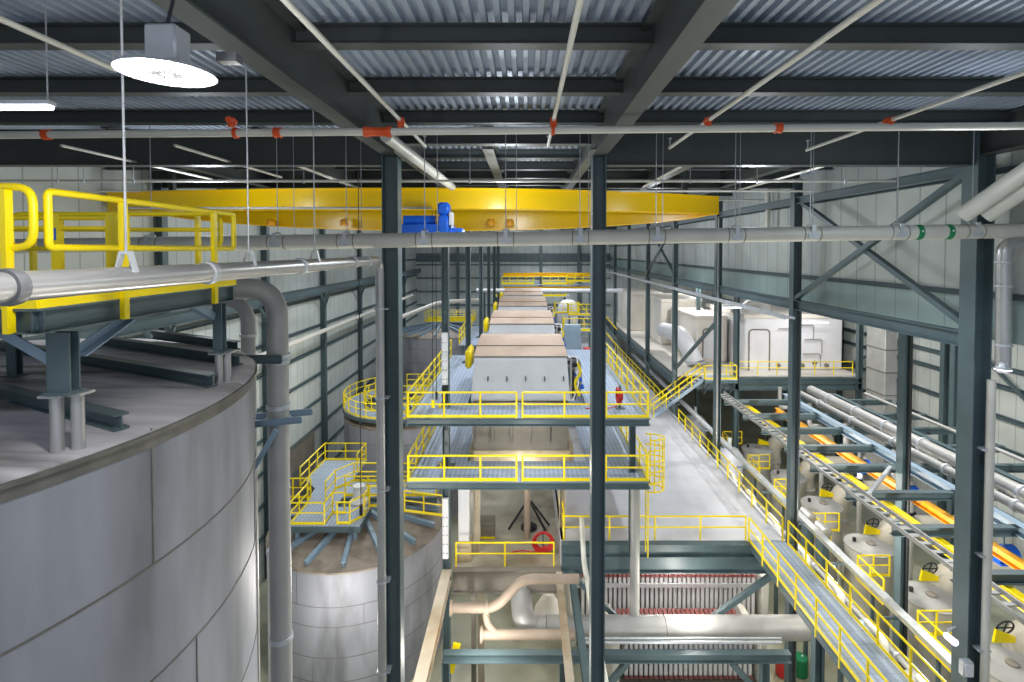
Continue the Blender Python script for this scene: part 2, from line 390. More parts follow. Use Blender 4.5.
obj('rim', m, 'seam', t)  # real lip; the dark strip below it paints the shade under the lip
bd = V((-.91, .41, 0)).normalized()
for e, ln in (((-4.95, 3.75), 5.), ((-4.3, 5.5), 6.), ((-4.38, 7.25), 6.), ((-4.75, 8.6), 4.2), ((-5.5, 9.9), 2.6)):
    a = V((e[0], e[1], Z1+.1)); obj('roof_beam', MB().ibeam(a, a+bd*ln+V((0, 0, .05)), .17, .15, .02, .015), 'steel', t)
for p, zt in ((at(57, 424, 4.93), -1.37), (at(78, 421, 5.0), -1.37), (at(219, 367, 7.5), -1.48), (at(227, 366, 7.6), -1.48)):
    rr = math.hypot(p.x-T1[0], p.y-T1[1]); zb = Z1+.1*(1-(rr-.6)/(R1-.65))-.02
    m = MB().cyl((p.x, p.y, zb), (p.x, p.y, zt-.02), .055, 20); m.box((p.x-.1, p.y-.09, zt-.025), (p.x+.1, p.y+.09, zt))
    obj('stub_post', m, 'pipe', t)
# ------------------------------------------------------------------ platform on the tank
PX0, PX1, PY0, PY1, PZ = -7.6, -4.32, 4.6, 7.75, -.49
t = thing('tank_platform', 'blue steel platform with yellow edge standing on the huge tank', 'platform', (-6, 6, PZ))
obj('deck', MB().box((PX0, PY0, PZ-.04), (PX1, PY1, PZ)), 'grate', t)
m = MB()
for a, b in (((PX1-.06, PY0, PZ-.15), (PX1-.06, PY1, PZ-.15)), ((PX0+.06, PY0, PZ-.15), (PX0+.06, PY1, PZ-.15)), ((PX0, PY0+.06, PZ-.15), (PX1, PY0+.06, PZ-.15)), ((PX0, PY1-.06, PZ-.15), (PX1, PY1-.06, PZ-.15))):
    m.ibeam(a, b, .22, .14, .015, .01)
obj('frame', m, 'steel', t)
obj('edge_plate', MB().box((PX1, PY0, PZ-.03), (PX1+.012, PY1, PZ+.16)).box((PX0, PY0-.012, PZ-.03), (PX1, PY0, PZ+.16)), 'yellow', t)
for x, y, zt in ((-4.4, 4.93, -1.34), (-4.42, 7.5, -1.45), (-7.4, 4.9, -1.8), (-7.4, 7.5, -1.8)):
    m = MB().ibeam((x, y, zt), (x, y, PZ-.29), .12, .22 if y < 6 else .13, .015, .012, (0, 1, 0)); m.box((x-.12, y-.1, zt-.03), (x+.12, y+.1, zt)); obj('leg', m, 'steel', t)
for a, b in (((-4.42, 5.1, -1.05), (-4.42, 5.75, PZ-.29)), ((-4.55, 4.93, -1.1), (-5.1, 4.93, PZ-.29)), ((-4.44, 7.42, -1.0), (-4.44, 6.9, PZ-.26))):
    obj('brace', MB().angle(a, b, .1, .015), 'steel_blue', t)
# ------------------------------------------------------------------ its railings (heavy, near)
def near_rail(label, frame, posts, mids, r=.034, rounded=False):
    """Closed rounded frame plus posts, all at the tank platform."""
    t = thing('guardrail', label, 'railing', posts[0][0])
    f = bend(frame+[frame[0], frame[1]], .16 if rounded else .05, 5)[1:-1]
    obj('rail_frame', MB().tube(f, r, 12, True), 'yellow', t)
    for a, b in posts: obj('post', MB().bar(a, b, .075, .05, (1, 0, 0)), 'yellow', t)
    for a, b in mids: obj('mid_rail', MB().tube([a, b], r*.9, 10), 'yellow', t)
    return t
zt, zm = .53, .02
xr = PX1-.0
near_rail('thick yellow railing above the tank with pointed front corner, crossed by a hanging rod',
    [V((xr, 4.72, zt)), V((xr, 7.72, zt)), V((xr, 7.72, zm)), V((xr, 4.72, zm))],
    [(V((xr+.03, y, PZ-.25)), V((xr+.03, y, zt-.02))) for y in (5.56, 7.18)], [])
near_rail('round cornered yellow railing on the front edge of the tank platform',
    [V((-6.2, 4.62, zt+.03)), V((-4.36, 4.62, zt+.03)), V((-4.36, 4.62, zm)), V((-6.2, 4.62, zm))],
    [(V((-4.56, 4.58, PZ-.25)), V((-4.56, 4.58, zt))), (V((-5.9, 4.6, PZ-.25)), V((-5.9, 4.6, zt)))], [], rounded=True)
near_rail('yellow railing along the far edge of the tank platform',
    [V((PX0, 7.7, zt)), V((-4.5, 7.7, zt)), V((-4.5, 7.7, zm)), V((PX0, 7.7, zm))],
    [(V((x, 7.72, PZ-.2)), V((x, 7.72, zt))) for x in (-7.3, -6.1, -4.85)], [(V((PX0, 7.7, .3)), V((-4.5, 7.7, .3)))], rounded=True)
t = thing('safety_gate', 'yellow swing gate with blue sticker between thick posts on the tank platform', 'gate', (-5.9, 6.3, PZ))
for x0 in (-5.6, -4.95): obj('post', MB().box((x0-.05, 6.2, PZ), (x0+.05, 6.27, .42)), 'yellow', t)
obj('hinge_plate', MB().box((-4.9, 6.19, -.1), (-4.72, 6.22, .42)), 'yellow', t)
for z in (.38, .26): obj('gate_bar', MB().tube([(-6.6, 6.23, z), (-4.95, 6.23, z)], .026, 10), 'yellow', t)
obj('sticker', MB().box((-5.62, 6.19, .12), (-5.585, 6.2, .26)), 'blue', t)

# ------------------------------------------------------------------ pipes on the left
def hanger(x, y, z0, z1, rp, label, group=None, r=.012):
    """Threaded rod with clevis clamp; z0 is the pipe's axis."""
    t = thing('pipe_hanger', label, 'hanger', (x, y, z0+rp), group)
    obj('rod', MB().tube([(x, y, z0+rp+.1), (x, y, z1)], r, 8), 'rod', t)
    return t
LPX, LPR, LPZ = -3.72, .112, -.268
lp = lambda Y: V((LPX+.0*Y, Y, LPZ+.0*Y))
t = thing('process_pipe', 'shiny steel pipe coming in above the tank and turning down beside the slim left column', 'pipe', lp(2))
pts = bend([lp(2), V((LPX, 13.25, LPZ)), V((LPX-.12, 13.35, FLOOR+.5))], .4, 8)
pts = bend([V((LPX, 2, LPZ)), V((LPX, 13.3, LPZ)), V((LPX, 13.3, FLOOR))], .35, 8)
obj('pipe', MB().tube(pts, LPR, 24), 'pipe', t)
for Y in (3.74, 6.1, 8.6, 11.2, 12.2):
    obj('coupling', MB().lathe([(LPR, -.05), (LPR+.022, -.045), (LPR+.028, 0), (LPR+.022, .045), (LPR, .05)], (LPX, Y, LPZ), 24, (0, 1, 0), cap=False), 'lens' if Y < 4 else 'galv', t)
for Y in (4.85, 7.0, 9.2):
    obj('clamp', MB().prism([(-.1, .0), (-.085, .0), (-.03, .17), (.03, .17), (.085, 0), (.1, 0), (.045, .2), (-.045, .2)], (LPX, Y-.03, LPZ+.06), (LPX, Y+.03, LPZ+.06)), 'galv', t)
for z in (-1.5, -3.8, -6.2, -8.6, -11): obj('column_clip', MB().box((LPX-.15, 13.26, z-.03), (LPX+.2, 13.52, z)).lathe([(LPR+.015, -.03), (LPR+.015, .03)], (LPX, 13.3, z), 20), 'galv', t)
for i, (Y, lb) in enumerate(((4.85, 'long bright rod holding the steel pipe in front of the thick yellow railing'), (7.0, 'thin rod holding the steel pipe just past the tank platform corner'), (9.2, 'thin rod holding the steel pipe above the silver elbow'))):
    hanger(LPX, Y, LPZ, 3.2, LPR+.02, lb, r=.011)
# vertical duct with elbow beside tank
dx, dy, dr = -4.66, 9.75, .19
t = thing('vent_pipe', 'fat silver pipe rising beside the huge tank and bending over toward its platform', 'pipe', (dx, dy, FLOOR))
obj('pipe', MB().tube(bend([(dx, dy, FLOOR), (dx, dy, -.72), (dx-1.1, dy-.1, -.72)], .62, 10), dr, 28), 'pipe_rack', t)
for z in (-2.1, -2.95, -7.4): obj('band', MB().lathe([(dr, -.05), (dr+.02, -.04), (dr+.02, .04), (dr, .05)], (dx, dy, z), 28, cap=False), 'galv', t)
t = thing('pipe_bracket', 'pale blue channel bracket tying the fat silver pipe to the tank', 'bracket', (dx, dy, -3.2))
for s in (-.24, .24): obj('channel', MB().channel((dx-.55, dy+s, -3.22), (dx+.55, dy+s, -3.12), .12, .05), 'steel_blue', t)
obj('strut', MB().bar((dx+.1, dy-.3, -3.3), (dx-.62, dy-.45, -4.6), .09), 'steel_blue', t)
obj('strap', MB().lathe([(dr+.03, -.05), (dr+.03, .05)], (dx, dy, -3.2), 24), 'galv', t)
t = thing('pipe_bracket', 'dark bracket between tank rim and fat silver pipe, higher than the pale blue one', 'bracket', (dx, dy, -1.9))
obj('channel', MB().channel((dx-.55, dy-.25, -2.0), (dx+.2, dy-.25, -2.0), .16, .06), 'steel', t)
obj('strap', MB().lathe([(dr+.03, -.04), (dr+.03, .04)], (dx, dy, -2.0), 24), 'galv', t)
t = thing('drain_pipe', 'slender grey pipe standing behind the fat silver pipe', 'pipe', (-5.4, 11.2, FLOOR)); obj('pipe', MB().tube([(-5.45, 11.0, FLOOR), (-5.45, 11.0, -6.5)], .085, 16), 'pipe_mat', t)
obj('cap', MB().cyl((-5.45, 11, -6.5), (-5.45, 11, -6.42), .1), 'galv', t)

t = thing('vent_pipe', 'thinner grey bent pipe behind the platform, rising just past the huge tank rim', 'pipe', (-6.2, 11.6, FLOOR))
obj('pipe', MB().tube(bend([(-6.2, 11.6, FLOOR), (-6.2, 11.6, -1.15), (-7.8, 11.6, -1.15)], .5, 8), .15, 20), 'pipe_rack', t); obj('band', MB().lathe([(.15, -.04), (.175, -.03), (.175, .03), (.15, .04)], (-6.2, 11.6, -1.9), 20, cap=False), 'galv', t)
for x, y0, y1, Y, lb in ((361, 285, 505, 15.2, 'thin dark cable hanging in front of the left wall, close to the slim column'), (433, 240, 400, 20.6, 'thin dark cable hanging below the blue hoist'), (436.5, 240, 392, 20.6, 'second thin cable below the blue hoist, with a control box')):
    a, b = at(x, y0, Y), at(x, y1, Y); t = thing('hanging_cable', lb, 'cable', b); obj('cable', MB().tube([V((b.x, b.y, 2.6)), b], .014, 6), 'black', t); obj('weight', MB().cyl(b-V((0, 0, .3)), b, .05 if x != 433 else .07, 10), 'yellow' if x == 433 else 'black', t)
for k, (x, lb) in enumerate(((12.25, 'short pale upright pipe on the upper wall beyond the crane tip'), (12.5, 'second short pale upright pipe on the upper wall beyond the crane tip'))):
    t = thing('wall_pipe', lb, 'pipe', (x, 26.6, 1.1)); obj('pipe', MB().tube([(x, 26.3+.5*k, 1.1), (x, 26.3+.5*k, 3.3)], .11, 14), 'pipe_mat', t); obj('cap', MB().cyl((x, 26.3+.5*k, 1.02), (x, 26.3+.5*k, 1.1), .14), 'galv', t)
# ------------------------------------------------------------------ long cross pipe at eye level
t = thing('cross_pipe', 'long pale grey pipe crossing the whole hall at eye level on hangers', 'pipe', at(200, 246, 13.0))
p0, p1 = at(-60, 247.5, 13.0), at(1034, 230.5, 13.0)
obj('pipe', MB().tube([p0, p1], .185, 24), 'pipe_mat', t)
def onp(x):
    k = (x+60)/1094; return p0.lerp(p1, k)
for x in (152, 278, 347, 425, 506, 580, 656, 735, 810, 897, 972):
    q = onp(x)
    for dd in (-.33, .33):
        obj('mark_band', MB().tube([q+V((dd*.6-.012, 0, 0)), q+V((dd*.6+.012, 0, 0))], .188, 24), 'grime', t)
    obj('saddle', MB().box((q.x-.13, q.y-.17, q.z-.12), (q.x+.13, q.y-.165-.03, q.z+.02)).box((q.x-.05, q.y-.2, q.z-.05), (q.x+.05, q.y-.17, q.z+.22)), 'galv', t)
for x in (917, 947):
    q = onp(x); obj('marker', MB().tube([q-V((.07, 0, 0)), q+V((.07, 0, 0))], .19, 24), 'green', t)
    m = MB(); zz = q.z
    m.add([(q.x-.03, q.y-.193, zz+.02), (q.x+.03, q.y-.193, zz+.05), (q.x+.03, q.y-.193, zz-.01)], [(0, 1, 2)])
    obj('arrow', m, 'white', t)
WHERE = {278: 'near the left wall', 347: 'left of the pipe elbow', 425: 'in front of the blue hoist', 506: 'before the yellow girder', 580: 'beside the middle column',
         656: 'under the bright part of the girder', 735: 'past the crane tip', 810: 'before the diagonal bracing', 897: 'beside the green markers', 152: 'behind the yellow tank railing', 972: 'in front of the thick right column'}
for x, w in WHERE.items():
    q = onp(x); t = thing('pipe_hanger', 'thin rod hanger holding the long cross pipe '+w, 'hanger', q, 'hangers of the long cross pipe')
    obj('rod', MB().tube([q+V((0, 0, .22)), V((q.x, q.y, 3.1))], .011, 6), 'rod', t)
    obj('clevis', MB().tube([q+V((-.1, 0, .14)), q+V((-.06, 0, .23)), q+V((.06, 0, .23)), q+V((.1, 0, .14))], .02, 8), 'galv', t)
    if x not in (152, 972):
        q2 = q+V((.26, .35, 0)); t2 = thing('pipe_hanger', 'second thin rod paired with the hanger '+w, 'hanger', q2, 'paired rods of the long cross pipe')
        obj('rod', MB().tube([q2+V((0, 0, .2)), V((q2.x, q2.y, 3.1))], .009, 6), 'rod', t2)
        obj('clevis', MB().tube([q2+V((-.09, -.1, .12)), q2+V((-.05, 0, .21)), q2+V((.05, 0, .21)), q2+V((.09, -.1, .12))], .016, 8), 'galv', t2)
# two fat pipes dropping in on the right, and the silver downpipe on the thick column
for k, (xa, xb, lb) in enumerate(((962, 1034, 'first fat pale pipe slanting up from the long cross pipe'), (985, 1060, 'second fat pale pipe slanting up from the long cross pipe, further from the column'))):
    a, b = at(xa, 216, 12.6), at(xb+22, 150, 11.2)
    solo('branch_pipe', MB().tube([a, b], .19, 24), 'pipe_mat', lb, 'pipe', a)
t = thing('down_pipe', 'silver downpipe with elbow hanging beside the thick right column', 'pipe', at(1003, 370, 13))
obj('pipe', MB().tube(bend([at(1030, 243, 13), at(1004, 243, 13), at(1003, 372, 13)], .35, 8), .16, 24), 'pipe', t)
for y in (262, 286, 345): q = at(1003.4, y, 13); obj('band', MB().lathe([(.16, -.03), (.185, -.025), (.185, .025), (.16, .03)], q, 24, cap=False), 'galv', t)
t = thing('high_bay_lamp', 'small round glowing lamp under the silver downpipe', 'lamp', at(1003, 371, 12.8))
q = at(1003, 369, 12.8); obj('housing', MB().lathe([(.08, .16), (.1, .08), (.2, 0), (.19, 0)], q, 20), 'galv', t); obj('lens', MB().lathe([(.18, -.004), (.18, -.012)], q, 20), 'tube_glow', t)
t = thing('conduit_pipe', 'long grey pipe fixed to the right side of the thick right column', 'pipe', (XC+.45, 13.3, FLOOR))
q = at(991.5, 380, 13.35); obj('pipe', MB().tube([(q.x, 13.35, FLOOR), q], .1, 16), 'pipe_mat', t)
for z in (-5.2, -8, -10.5): obj('clip', MB().box((q.x-.2, 13.3, z), (q.x+.13, 13.5, z+.05)), 'galv', t)

# ================================================================== sprinkler pipework under the roof
t = thing('sprinkler_main', 'grey sprinkler main crossing under the roof with orange couplings', 'pipe', (0, 9.6, 2.2))
a, b = at(-40, 135.5, 9.6), at(1070, 125.5, 9.6)
obj('pipe', MB().tube([a, b], .07, 16), 'pipe_mat', t)
def onm(x): return a.lerp(b, (x+40)/1110)
for x, w in ((47, .05), (278, .06), (378, .25), (553, .03), (778, .06), (236, .03)):
    q = onm(x); obj('coupling', MB().lathe([(.075, -w), (.1, -w), (.1, -w*.7), (.085, -w*.6), (.085, w*.6), (.1, w*.7), (.1, w), (.075, w)], q, 16, (1, 0, 0)), 'orange', t)
SPR = [((0, 18), (115, 70), 'furthest left, over the tank railing', -1), ((283, 0), (426, 146), 'meeting the big orange coupling', 1), ((580, 0), (548, 146), 'beside the middle girder', 1),
       ((877, 0), (670, 148), 'crossing the right bay', 1), ((1024, 75), (803, 150), 'last before the right wall', 1)]
for (x0, y0), (x1, y1), w, k in SPR:
    zz = 2.37; 
    def on_z(x, y, z):
        d = at(x, y, 1.0); return d*(z/d.z)
    e0, e1 = on_z(x0, y0, zz), on_z(x1, y1, zz)
    t = thing('sprinkler_branch', 'thin pale sprinkler branch pipe running lengthwise, '+w, 'pipe', e1)
    xx = (e0.x+e1.x)/2
    obj('pipe', MB().tube([(xx, .3, zz), (xx, e1.y, zz)], .036, 10), 'pipe_mat', t)
    obj('tee', MB().cyl((xx, 9.6, zz-.12), (xx, 9.6, zz+.05), .062).cyl((xx, 9.5, zz), (xx, 9.7, zz), .058), 'orange', t)
    obj('sprinkler_head', MB().cyl((xx, e1.y-.05, zz+.02), (xx, e1.y-.05, zz+.2), .014).cyl((xx, e1.y-.05, zz+.2), (xx, e1.y-.05, zz+.22), .04), 'galv', t)
# further thin sprinkler lines crossing deeper in the hall
for Y, z, x0, x1, w in ((15.5, 2.05, XL, 11, 'first behind the front column line'), (19.5, 2.2, XL, 11, 'second behind the front column line'), (24, 2.3, -12, 11, 'third behind the front column line')):
    solo('sprinkler_line', MB().tube([(x0+.2, Y, z), (x1, Y, z)], .04, 8), 'pipe_mat', 'thin sprinkler line crossing under the roof, '+w, 'pipe', (0, Y, z))
for x, y0, y1, w in ((-7.7, 11.5, 16.5, 'over the tank hall'), (-10.2, 11.5, 17, 'closest to the left wall'), (-6.2, 14, 20, 'above the crane left half'), (4.3, 14, 19, 'above the crane right half'), (8.2, 14, 20, 'near the right wall')):
    solo('sprinkler_drop', MB().tube([(x, y0, 2.3), (x, y1, 2.3)], .035, 8), 'pipe_mat', 'short lengthwise sprinkler pipe '+w, 'pipe', (x, y0, 2.3))
q = at(398, 140, 12.9); t = thing('conduit_pipe', 'stout grey pipe slanting away under the roof beside the left column top', 'pipe', q)
obj('pipe', MB().tube([at(386, 136, 11), at(452, 187, 18)], .13, 16), 'pipe_mat', t)
for x, w in ((58, 'first over the tank railing'), (134, 'second over the tank railing'), (84, 'beside the tube lamp'), (304, 'before the left column'), (470, 'before the crane'), (690, 'right of the middle column'), (757, 'left of the bracing'), (845, 'over the bracing'), (1000, 'over the right pipes')):
    q = at(x, 200, 15.4); solo('hanger_rod', MB().tube([(q.x, q.y, 2.0), (q.x, q.y, 3.4)], .01, 6).cyl((q.x, q.y, 1.97), (q.x, q.y, 2.05), .03, 8), 'rod', 'thin rod under the roof, '+w, 'rod', (q.x, q.y, 2), 'roof hanger rods')

# ================================================================== lamps
t = thing('high_bay_lamp', 'big round glowing lamp with box housing under the roof', 'lamp', at(167, 74, 3.25))
q = at(167, 74, 3.7)
obj('housing', MB().bevbox((q.x-.1, q.y-.09, q.z+.07), (q.x+.12, q.y+.09, q.z+.32), .015), 'galv', t)
obj('reflector', MB().lathe([(.1, .075), (.12, .06), (.3, .02), (.31, 0), (.295, -.004), (.26, .015)], q, 40), 'galv', t)
m = MB().lathe([(.275, .012), (.275, .004), (.09, -.002), (.001, -.002)], q, 40)
obj('light_disc', m, 'glow', t)
m = MB()
for k in range(16):
    a0 = 2*math.pi*k/16; m.bar(q+V((.04*math.cos(a0), .04*math.sin(a0), -.006)), q+V(((.13+.03*(k % 2))*math.cos(a0), (.13+.03*(k % 2))*math.sin(a0), -.004)), .016, .006)
obj('heat_sink', m, 'black', t)
obj('hook', MB().tube([q+V((0, 0, .32)), q+V((.05, 0, .5)), q+V((.1, 0, 2.2))], .012, 8), 'black', t)
obj('driver', MB().box((q.x+.17, q.y+.3, q.z+.2), (q.x+.32, q.y+.4, q.z+.27)), 'lens', t)
t = thing('tube_lamp', 'glowing tube lamp hanging at the left under the roof', 'lamp', at(20, 108, 6))
qa, qb = at(-30, 108, 6.0), at(52, 107.5, 6.0)
obj('tube', MB().tube([qa, qb], .03, 10), 'tube_glow', t); obj('housing', MB().box((qa.x, qa.y-.06, qa.z+.03), (qb.x, qb.y+.06, qb.z+.07)), 'galv', t)
for qq in (qa.lerp(qb, .3), qa.lerp(qb, .95)): obj('rod', MB().tube([qq, V((qq.x, qq.y, 3.3))], .008, 6), 'rod', t)

# ================================================================== bridge crane
def bow(x): return 18.7+(2.9 if x > -3.6 else 1.3)*((x+3.6)/11.4)**2
t = thing('bridge_crane', 'long yellow bridge crane girder spanning the hall under the roof', 'crane', (-3.6, 18.5, 1.5))
def sweep(fn_y, x0, x1, n, half, zlo, zhi):
    m = MB(); vs, fs = [], []
    for i in range(n+1):
        x = x0+(x1-x0)*i/n; y = fn_y(x); zl = zlo(x) if callable(zlo) else zlo; zh = zhi(x) if callable(zhi) else zhi
        vs += [(x, y-half, zl), (x, y+half, zl), (x, y+half, zh), (x, y-half, zh)]
    for i in range(n):
        for k in range(4): fs.append((i*4+k, i*4+(k+1) % 4, i*4+4+(k+1) % 4, i*4+4+k))
    fs += [(3, 2, 1, 0), (n*4, n*4+1, n*4+2, n*4+3)]
    return m.add(vs, fs)
CXL, CXR = -15.95, 7.95
obj('front_girder', sweep(bow, CXL, CXR, 40, .3, 1.5, 2.15), 'crane', t)
obj('top_flange', sweep(bow, CXL, CXR, 40, .38, 2.15, 2.19), 'crane', t)
obj('bottom_flange', sweep(lambda x: bow(x), CXL, CXR, 40, .36, 1.46, 1.5), 'crane', t)
s = lambda x: max(0., 1-((x+3.6)/11.3)**2)
obj('rear_girder', sweep(lambda x: 22.0-.3*(1-s(x)), CXL, CXR-.1, 40, .25, lambda x: 1.5-.66*s(x)**.7, 2.1), 'crane', t)
obj('rear_flange', sweep(lambda x: 21.95-.3*(1-s(x)), CXL, CXR-.15, 40, .34, lambda x: 1.46-.66*s(x)**.7, lambda x: 1.5-.66*s(x)**.7), 'crane', t)
obj('end_truck', MB().bevbox((CXR-.5, 21.3, 1.5), (CXR-.1, 22.2, 2.1), .08), 'crane', t)
obj('end_truck', MB().bevbox((CXL, 20.9, 1.5), (CXL+.5, 22.4, 2.1), .08), 'crane', t)
for x in (-14.6, 6.6): obj('hanger_leg', MB().ibeam((x, 21.6, 2.1), (x, 21.6, 3.4), .2, .2, .02, .02, (1, 0, 0)), 'steel_dark', t)
m = MB().tube([(-14, 17.9, 1.44), (-3.2, 17.9, 1.44)], .035, 8); obj('cable_track', m, 'galv', t)
t = thing('hoist_trolley', 'blue hoist trolley hanging on the yellow bridge crane', 'hoist', at(430, 222, 17.4))
def pbox(x0, y0, x1, y1, Y, d, r=.03):
    a, b = at(x0, y1, Y), at(x1, y0, Y); return MB().bevbox((a.x, Y, a.z), (b.x, Y+d, b.z), r)
obj('frame', pbox(400, 224, 452, 233, 17.3, .9), 'blue', t)
obj('drum', MB().cyl(at(404, 220.5, 17.6), at(436, 220.5, 17.6), .17, 20), 'blue', t)
obj('motor', pbox(437, 202, 449, 215, 17.3, .5, .08), 'blue', t)
obj('gearbox', pbox(438, 215, 448, 234, 17.25, .5, .05), 'blue', t)
obj('end_plate', pbox(449, 212, 452, 228, 17.3, .5, .01), 'white', t)
obj('end_frame', pbox(446, 228, 462, 234, 17.4, .8), 'blue', t)
for x, lb in ((491, 'left of a pair of round orange lamps under the crane girder'), (510, 'right of a pair of round orange lamps under the crane girder'), (345, 'orange lamp under the crane girder behind the left rods'), (272, 'orange lamp at the left end of the crane girder')):
    q = at(x, 222.5, 21.1); t = thing('warning_lamp', lb, 'lamp', q)
    obj('housing', MB().lathe([(.16, 0), (.17, .1), (.14, .22), (.1, .26)], q-V((0, .1, .13)), 16), 'orange_beam', t); obj('bracket', MB().box((q.x-.04, q.y-.05, q.z+.1), (q.x+.04, q.y+.4, q.z+.2)), 'crane', t)

# ================================================================== middle platforms and the hooded machines
FX0, FX1, FY0 = -4.85, 5.1, 21.2
UZ, WZ = -6.92, -9.55
def steel_platform(label, z):
    t = thing('access_platform', label, 'platform', (0, FY0, z))
    m = MB()
    for x0, y0, x1, y1 in ((FX0, FY0, FX1, 22.5), (FX0, 22.5, -3.9, 34), (-3.1, 22.5, 2.75, 23.3), (-3.1, 23.3, -2.6, 34), (-3.9, 23.2, -3.1, 31.6), (-3.9, 32.4, -3.1, 34), (2.75, 22.5, FX1, 36)): m.box((x0, y0, z-.05), (x1, y1, z))
    obj('deck', m, 'grate', t)
    m = MB().channel((FX0, FY0+.02, z-.17), (FX1, FY0+.02, z-.17), .26, .1).channel((FX0+.02, 34, z-.17), (FX0+.02, FY0, z-.17), .26, .1).channel((FX1-.02, FY0, z-.17), (FX1-.02, 36, z-.17), .26, .1)
    obj('edge_beam', m, 'steel', t)
    for y in (24.5, 28, 31): obj('cross_beam', MB().ibeam((FX0+.1, y, z-.2), (-2.7, y, z-.2), .2, .12, .01, .01).ibeam((2.85, y, z-.2), (FX1-.1, y, z-.2), .2, .12, .01, .01), 'steel', t)
    return t
tu = steel_platform('upper grated platform around the white hooded machine', UZ)
tl = steel_platform('lower grated platform in front of the tan machine casing', WZ)
for x, y in ((FX1-.5, 22.1), (FX1-.5, 30)):
    for z0, z1, own in ((WZ, UZ-.3, tu), (AZ if x > 0 else FLOOR, WZ-.3, tl)): obj('leg', MB().ibeam((x, y, z0), (x, y, z1), .25, .25, .02, .015, (1, 0, 0)), 'steel', own)
for z, nm in ((UZ, 'upper'), (WZ, 'lower')):
    guardrail('yellow railing along the front of the %s grated platform' % nm, [(-.35, FY0+.03, z), (FX0+.03, FY0+.03, z)], gap=1.55)
    guardrail('yellow railing along the front of the %s grated platform, section past the middle gap' % nm, [(-.1, FY0+.03, z), (FX1-.03, FY0+.03, z)], gap=1.6)
    guardrail('yellow side railing of the %s grated platform beside the dark columns' % nm, [(FX0+.03, FY0+.1, z), (FX0+.03, 33.8, z)], gap=1.5)
    guardrail('yellow side railing of the %s grated platform facing the aisle' % nm, [(FX1-.03, FY0+.1, z), (FX1-.03, 35.8, z)], gap=1.5)
guardrail('yellow railing beyond the end of the upper platform, beside the second hooded machine', [(FX0+.03, 38, UZ), (FX0+.03, 47, UZ)], gap=1.5)
t = thing('access_platform', 'far grated walkway beside the second and third hooded machines', 'platform', (-4, 42, UZ)); obj('deck', MB().box((FX0, 37.8, UZ-.06), (-3.9, 47.2, UZ)).box((-3.9, 37.8, UZ-.06), (-2.8, 40.7, UZ)).box((-3.9, 41.6, UZ-.06), (-2.8, 47.2, UZ)).box((-3.1, 40.7, UZ-.06), (-2.8, 41.6, UZ)), 'grate', t)
for y in (38.2, 46.8): obj('leg', MB().bar((-4.6, y, FLOOR), (-4.6, y, UZ-.06), .2), 'steel', t)
# ladder with cage
t = thing('cage_ladder', 'yellow caged ladder at the aisle corner of the lower grated platform', 'ladder', (FX1+.3, 21.5, AZ))
for s in (-.22, .22): obj('stile', MB().tube([(FX1+.1, 21.9+s, AZ), (FX1+.1, 21.9+s, WZ+1.1)], .028, 8), 'yellow', t)
z = AZ+.3
while z < WZ: obj('rung', MB().tube([(FX1+.1, 21.68, z), (FX1+.1, 22.12, z)], .016, 6), 'yellow', t); z += .3
for z in (-10.15, -9.75, -9.3, -8.85, -8.4, -7.95):
    obj('cage_hoop', MB().tube([V((FX1+.1, 21.5, z))]+[V((FX1+.1+.72*math.sin(math.pi*k/10), 21.9-.4*math.cos(math.pi*k/10), z)) for k in range(11)]+[V((FX1+.1, 22.3, z))], .034, 6), 'yellow', t)
for k in range(1, 10, 2):
    p = V((FX1+.1+.72*math.sin(math.pi*k/10), 21.9-.4*math.cos(math.pi*k/10), 0)); obj('cage_bar', MB().tube([p+V((0, 0, -10.15)), p+V((0, 0, -7.95))], .028, 6), 'yellow', t)

